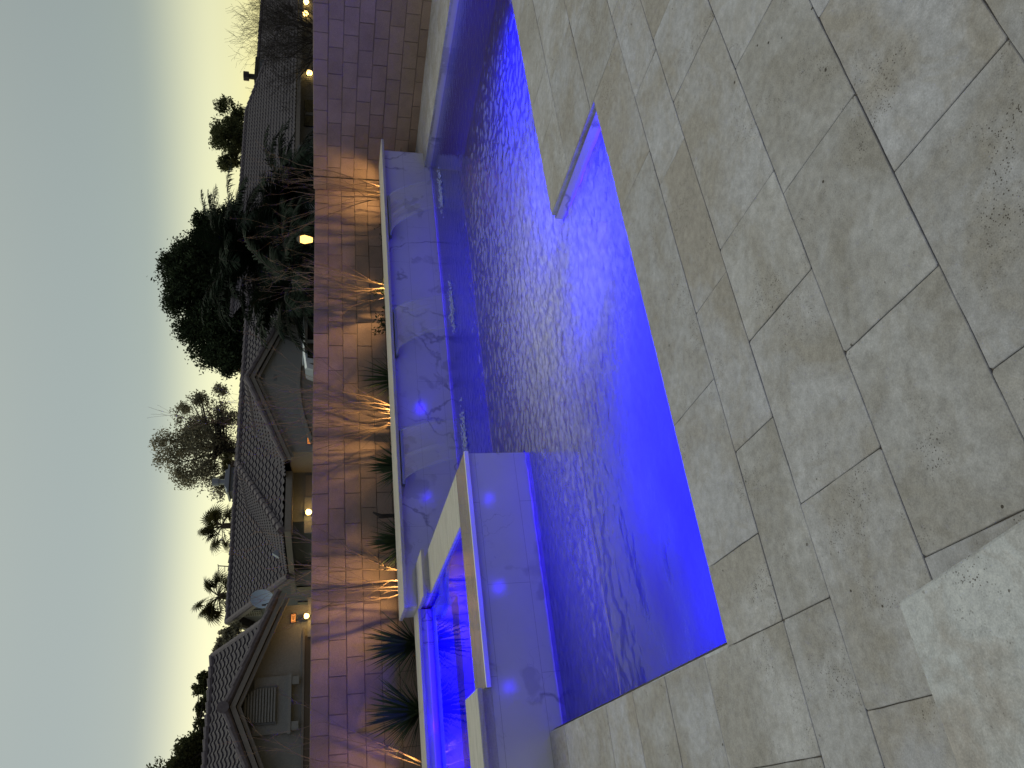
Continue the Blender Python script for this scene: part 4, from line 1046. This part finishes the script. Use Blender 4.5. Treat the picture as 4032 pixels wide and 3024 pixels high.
tree('evergreen_tree', 'big dense dark evergreen tree towering behind the palm, between the houses', 'tree', 36,
     [(388, 590, 34), (408, 560, 32), (425, 620, 40), (400, 655, 36), (432, 525, 30), (465, 555, 44), (455, 640, 45), (420, 700, 36), (465, 705, 44), (442, 745, 32), (485, 755, 36), (500, 795, 24), (505, 640, 55), (525, 720, 40), (465, 492, 34), (440, 480, 20), (500, 470, 30), (545, 580, 50), (545, 770, 26), (392, 615, 30), (520, 690, 40), (560, 660, 40), (450, 590, 45), (510, 540, 45)],
     150000, .085, M['leaf_dark'], 201, [(600, 640), (560, 645), (520, 650), (480, 650)], G1, limbs=26, gap=-.10, gapf=1.0, sig=.24)
tree('eucalyptus', 'airy backlit tree with thin see-through foliage behind the middle house', 'tree', 42,
     [(348, 962, 18), (368, 942, 26), (366, 990, 28), (395, 905, 24), (408, 955, 34), (402, 1015, 28), (432, 865, 18), (450, 905, 30), (440, 965, 34), (445, 1015, 34), (482, 850, 18), (490, 900, 28), (478, 1045, 26), (492, 960, 30), (470, 880, 26), (500, 1030, 22), (400, 880, 14), (420, 935, 30)],
     24000, .07, M['leaf_pale'], 202, [(530, 962), (505, 975), (485, 972), (470, 965)], G1, limbs=34, gap=-.04, gapf=1.3, sig=.26, per=22)
tree('roundish_tree', 'small dark feathery tree rising over the right-hand roof', 'tree', 44,
     [(488, 238, 18), (478, 265, 20), (503, 285, 26), (476, 305, 20), (500, 325, 24), (512, 250, 20), (488, 345, 16), (515, 300, 24), (470, 285, 12)],
     13000, .10, M['leaf_mid'], 203, [(560, 290), (530, 290), (510, 290)], G1, limbs=12, gap=-.08, gapf=1.2, sig=.24)
tree('small_tree', 'low leafy tree peeping over the right slope of the left house', 'tree', 35,
     [(492, 1372, 15), (508, 1358, 14), (478, 1388, 12), (505, 1385, 18), (470, 1402, 9)], 4200, .07, M['leaf_pale'], 204, [(560, 1380), (520, 1378)], G1, limbs=6, gap=-.05, gapf=2.2, sig=.26)
tree('leafy_tree', 'broad leafy tree standing behind the ridge of the left house', 'tree', 37,
     [(440, 1465, 12), (432, 1490, 13), (436, 1530, 13), (430, 1560, 13), (424, 1592, 18), (402, 1622, 22), (418, 1645, 26), (382, 1655, 20), (446, 1510, 12), (440, 1600, 22), (360, 1680, 30), (400, 1690, 40)],
     19000, .075, M['leaf_mid'], 205, [(520, 1600), (470, 1600), (440, 1610)], G1, limbs=12, gap=-.05, gapf=1.8, sig=.24)

def fan_palm(label, vx, vy, r_, B, seed, n=16, group='fan palms on the skyline'):
    c = at(vx*K, vy*K, B); rr = r_*K/F_PX*(Vector((c.x, c.y, c.z-EYE)).dot(FWD)); R8 = random.Random(seed); mb = MB(); st = MB()
    for k in range(n):
        az = R8.uniform(0, 6.28); el = math.radians(R8.uniform(-50, 75)); d = Vector((math.cos(az)*math.cos(el), math.sin(az)*math.cos(el)*.8, math.sin(el))).normalized()
        hub = c+d*rr*R8.uniform(.35, .7)-Vector((0, 0, .08*rr)); st.tube([c, c.lerp(hub, .6)+Vector((0, 0, .06*rr)), hub], [.03, .02, .014], 4)
        sx_ = d.cross(Vector((R8.gauss(0, .4), R8.gauss(0, .4), 1))).normalized(); fl = rr*R8.uniform(.34, .5)
        for j in range(19):
            a = math.radians(-125+250*j/18); dd = (d*math.cos(a)+sx_*math.sin(a)).normalized(); nn = dd.cross(d.cross(sx_)).normalized()*fl*.035
            p1 = hub+dd*fl*.6; p2 = hub+dd*fl*R8.uniform(.9, 1.1)-Vector((0, 0, fl*.22)); 
            mb.face([hub-nn*.6, p1-nn*1.5, p1+nn*1.5, hub+nn*.6]); mb.face([p1-nn*1.2, p2, p1+nn*1.2])
    t_ = thing('fan_palm', label, 'palm tree', (c.x, B, GZ), group); mb.build('fronds', M['fan'], t_); st.build('leaf_stalks', M['bark'], t_)
    b = MB(); b.tube([(c.x, B, GZ), (c.x, B, c.z*.6), tuple(c)], [.28, .2, .17], 9); b.build('trunk', M['bark'], t_)
fan_palm('shaggy fan palm on the skyline, the one nearer the chimney', 480, 1136, 60, 46, 301, 26)
fan_palm('shaggy fan palm on the skyline, above the gable end of the middle house', 472, 1288, 66, 46, 302, 28)
fan_palm('dark compact palm head tucked right behind the chimney', 500, 1003, 36, 40, 303, 26, None)

# feather palm with long arching fronds in front of the right house
def feather_palm(label, cx_, cy_, B, seed, specs, gz=GZ):
    c = at(cx_*K, cy_*K, B); R8 = random.Random(seed); mb = MB(); st = MB()
    for (az, el, L, bend) in specs:
        d0 = Vector((math.cos(az)*math.cos(el), math.sin(az)*math.cos(el), math.sin(el)))
        hz = Vector((math.cos(az), math.sin(az), 0)); pts = []; n = 14; p = c.copy(); ang = el
        for i in range(n+1):
            pts.append(p.copy()); ang -= bend/n*(.5+i/n); p = p+(hz*math.cos(ang)+Vector((0, 0, math.sin(ang))))*L/n
        st.tube(pts, [.028*(1-.85*i/n) for i in range(n+1)], 4)
        sd = Vector((-math.sin(az), math.cos(az), 0))
        for i in range(2, 56):
            t_ = i/56*n; k = min(int(t_), n-1); q = pts[k].lerp(pts[k+1], t_-k); tan = (pts[k+1]-pts[k]).normalized(); nrm = sd.cross(tan)
            ll = L*.21*math.sin(math.pi*min(1, .12+.88*i/56))**.6*R8.uniform(.85, 1.1)
            for s_ in (-1, 1):
                dd = (tan*.55+sd*s_*.8+nrm*(.22 if s_ else 0)*R8.uniform(-1, 1.2)).normalized(); w_ = tan*.019
                mb.face([q-w_, q+dd*ll*.55-w_*1.3-Vector((0, 0, .02)), q+dd*ll-Vector((0, 0, ll*.18)), q+dd*ll*.55+w_*1.3-Vector((0, 0, .02)), q+w_])
    t_ = thing('feather_palm', label, 'palm tree', (c.x, B, gz), 'feather palms in front of the right-hand house'); mb.build('fronds', M['frond'], t_); st.build('frond_ribs', M['bark_dark'], t_)
    b = MB(); b.tube([(c.x, B, gz), (c.x, B, c.z*.5), tuple(c-Vector((0, 0, .1)))], [.32, .25, .3], 10); b.build('trunk', M['bark_dark'], t_)
R9 = random.Random(5)
sp1 = [(R9.uniform(0, 6.28), math.radians(R9.uniform(-15, 78)), R9.uniform(2.6, 3.7), R9.uniform(1.0, 1.9)) for _ in range(84)]
feather_palm('large feather palm with long arching dark fronds left of the right-hand house', 565, 545, 22, 401, sp1)
sp2 = [(R9.uniform(0, 6.28), math.radians(R9.uniform(-20, 70)), R9.uniform(1.8, 2.5), R9.uniform(1.0, 1.9)) for _ in range(54)]
feather_palm('smaller low feather palm whose fronds droop to the top of the block wall', 648, 610, 17, 402, sp2)
sp3 = [(R9.uniform(0, 6.28), math.radians(R9.uniform(-5, 60)), R9.uniform(2.0, 2.8), R9.uniform(.9, 1.7)) for _ in range(54)]
feather_palm('feather palm hugging the wall under the right-hand house gable', 640, 420, 19.5, 403, sp3)

# bare winter tree at the far right
def bare_tree(label, base, B, seed, H):
    R8 = random.Random(seed); mb = MB(); c = at(base[0], base[1], B)
    def grow(p, d, l, r_, lev):
        n = 5; pts = [p]; rr = [r_]; q = p.copy(); dd = d.copy(); kids = []
        for i in range(n):
            dd = (dd+Vector((R8.gauss(0, .13), R8.gauss(0, .13), R8.gauss(0, .08)+.03))).normalized(); q = q+dd*l/n; pts.append(q.copy()); rr.append(max(.0045, r_*(1-.6*(i+1)/n)))
            if lev < 5 and i >= 1: kids.append((q.copy(), dd.copy(), rr[-1]))
        mb.tube(pts, rr, 6 if lev < 2 else 3, cap=False)
        for (kp, kd, kr) in kids:
            m_ = 2 if lev == 0 else (1 if R8.random() < (.9 if lev < 4 else .7) else 0)
            for _ in range(m_):
                s_ = Vector((R8.gauss(0, 1), R8.gauss(0, .8), R8.gauss(.25, .5))).normalized(); grow(kp, (kd*.75+s_*.75).normalized(), l*R8.uniform(.55, .8), kr*.68, lev+1)
    t_ = thing('bare_tree', label, 'tree', (c.x, B, GZ))
    for k in range(4):
        a = .3+k*1.6; grow(Vector((c.x, B, GZ+.6)), Vector((math.cos(a)*.55, math.sin(a)*.35, 1)).normalized(), H*.42, .09, 0)
    b = MB(); b.tube([(c.x, B, GZ), (c.x, B, GZ+.7)], [.2, .14], 9); b.build('trunk', M['bark_dark'], t_)
    mb.build('branches', M['bark_dark'], t_, smooth=True)
bare_tree('leafless winter tree with a haze of fine twigs against the sky at the far right', (1215, 150), 26, 77, 5.3)
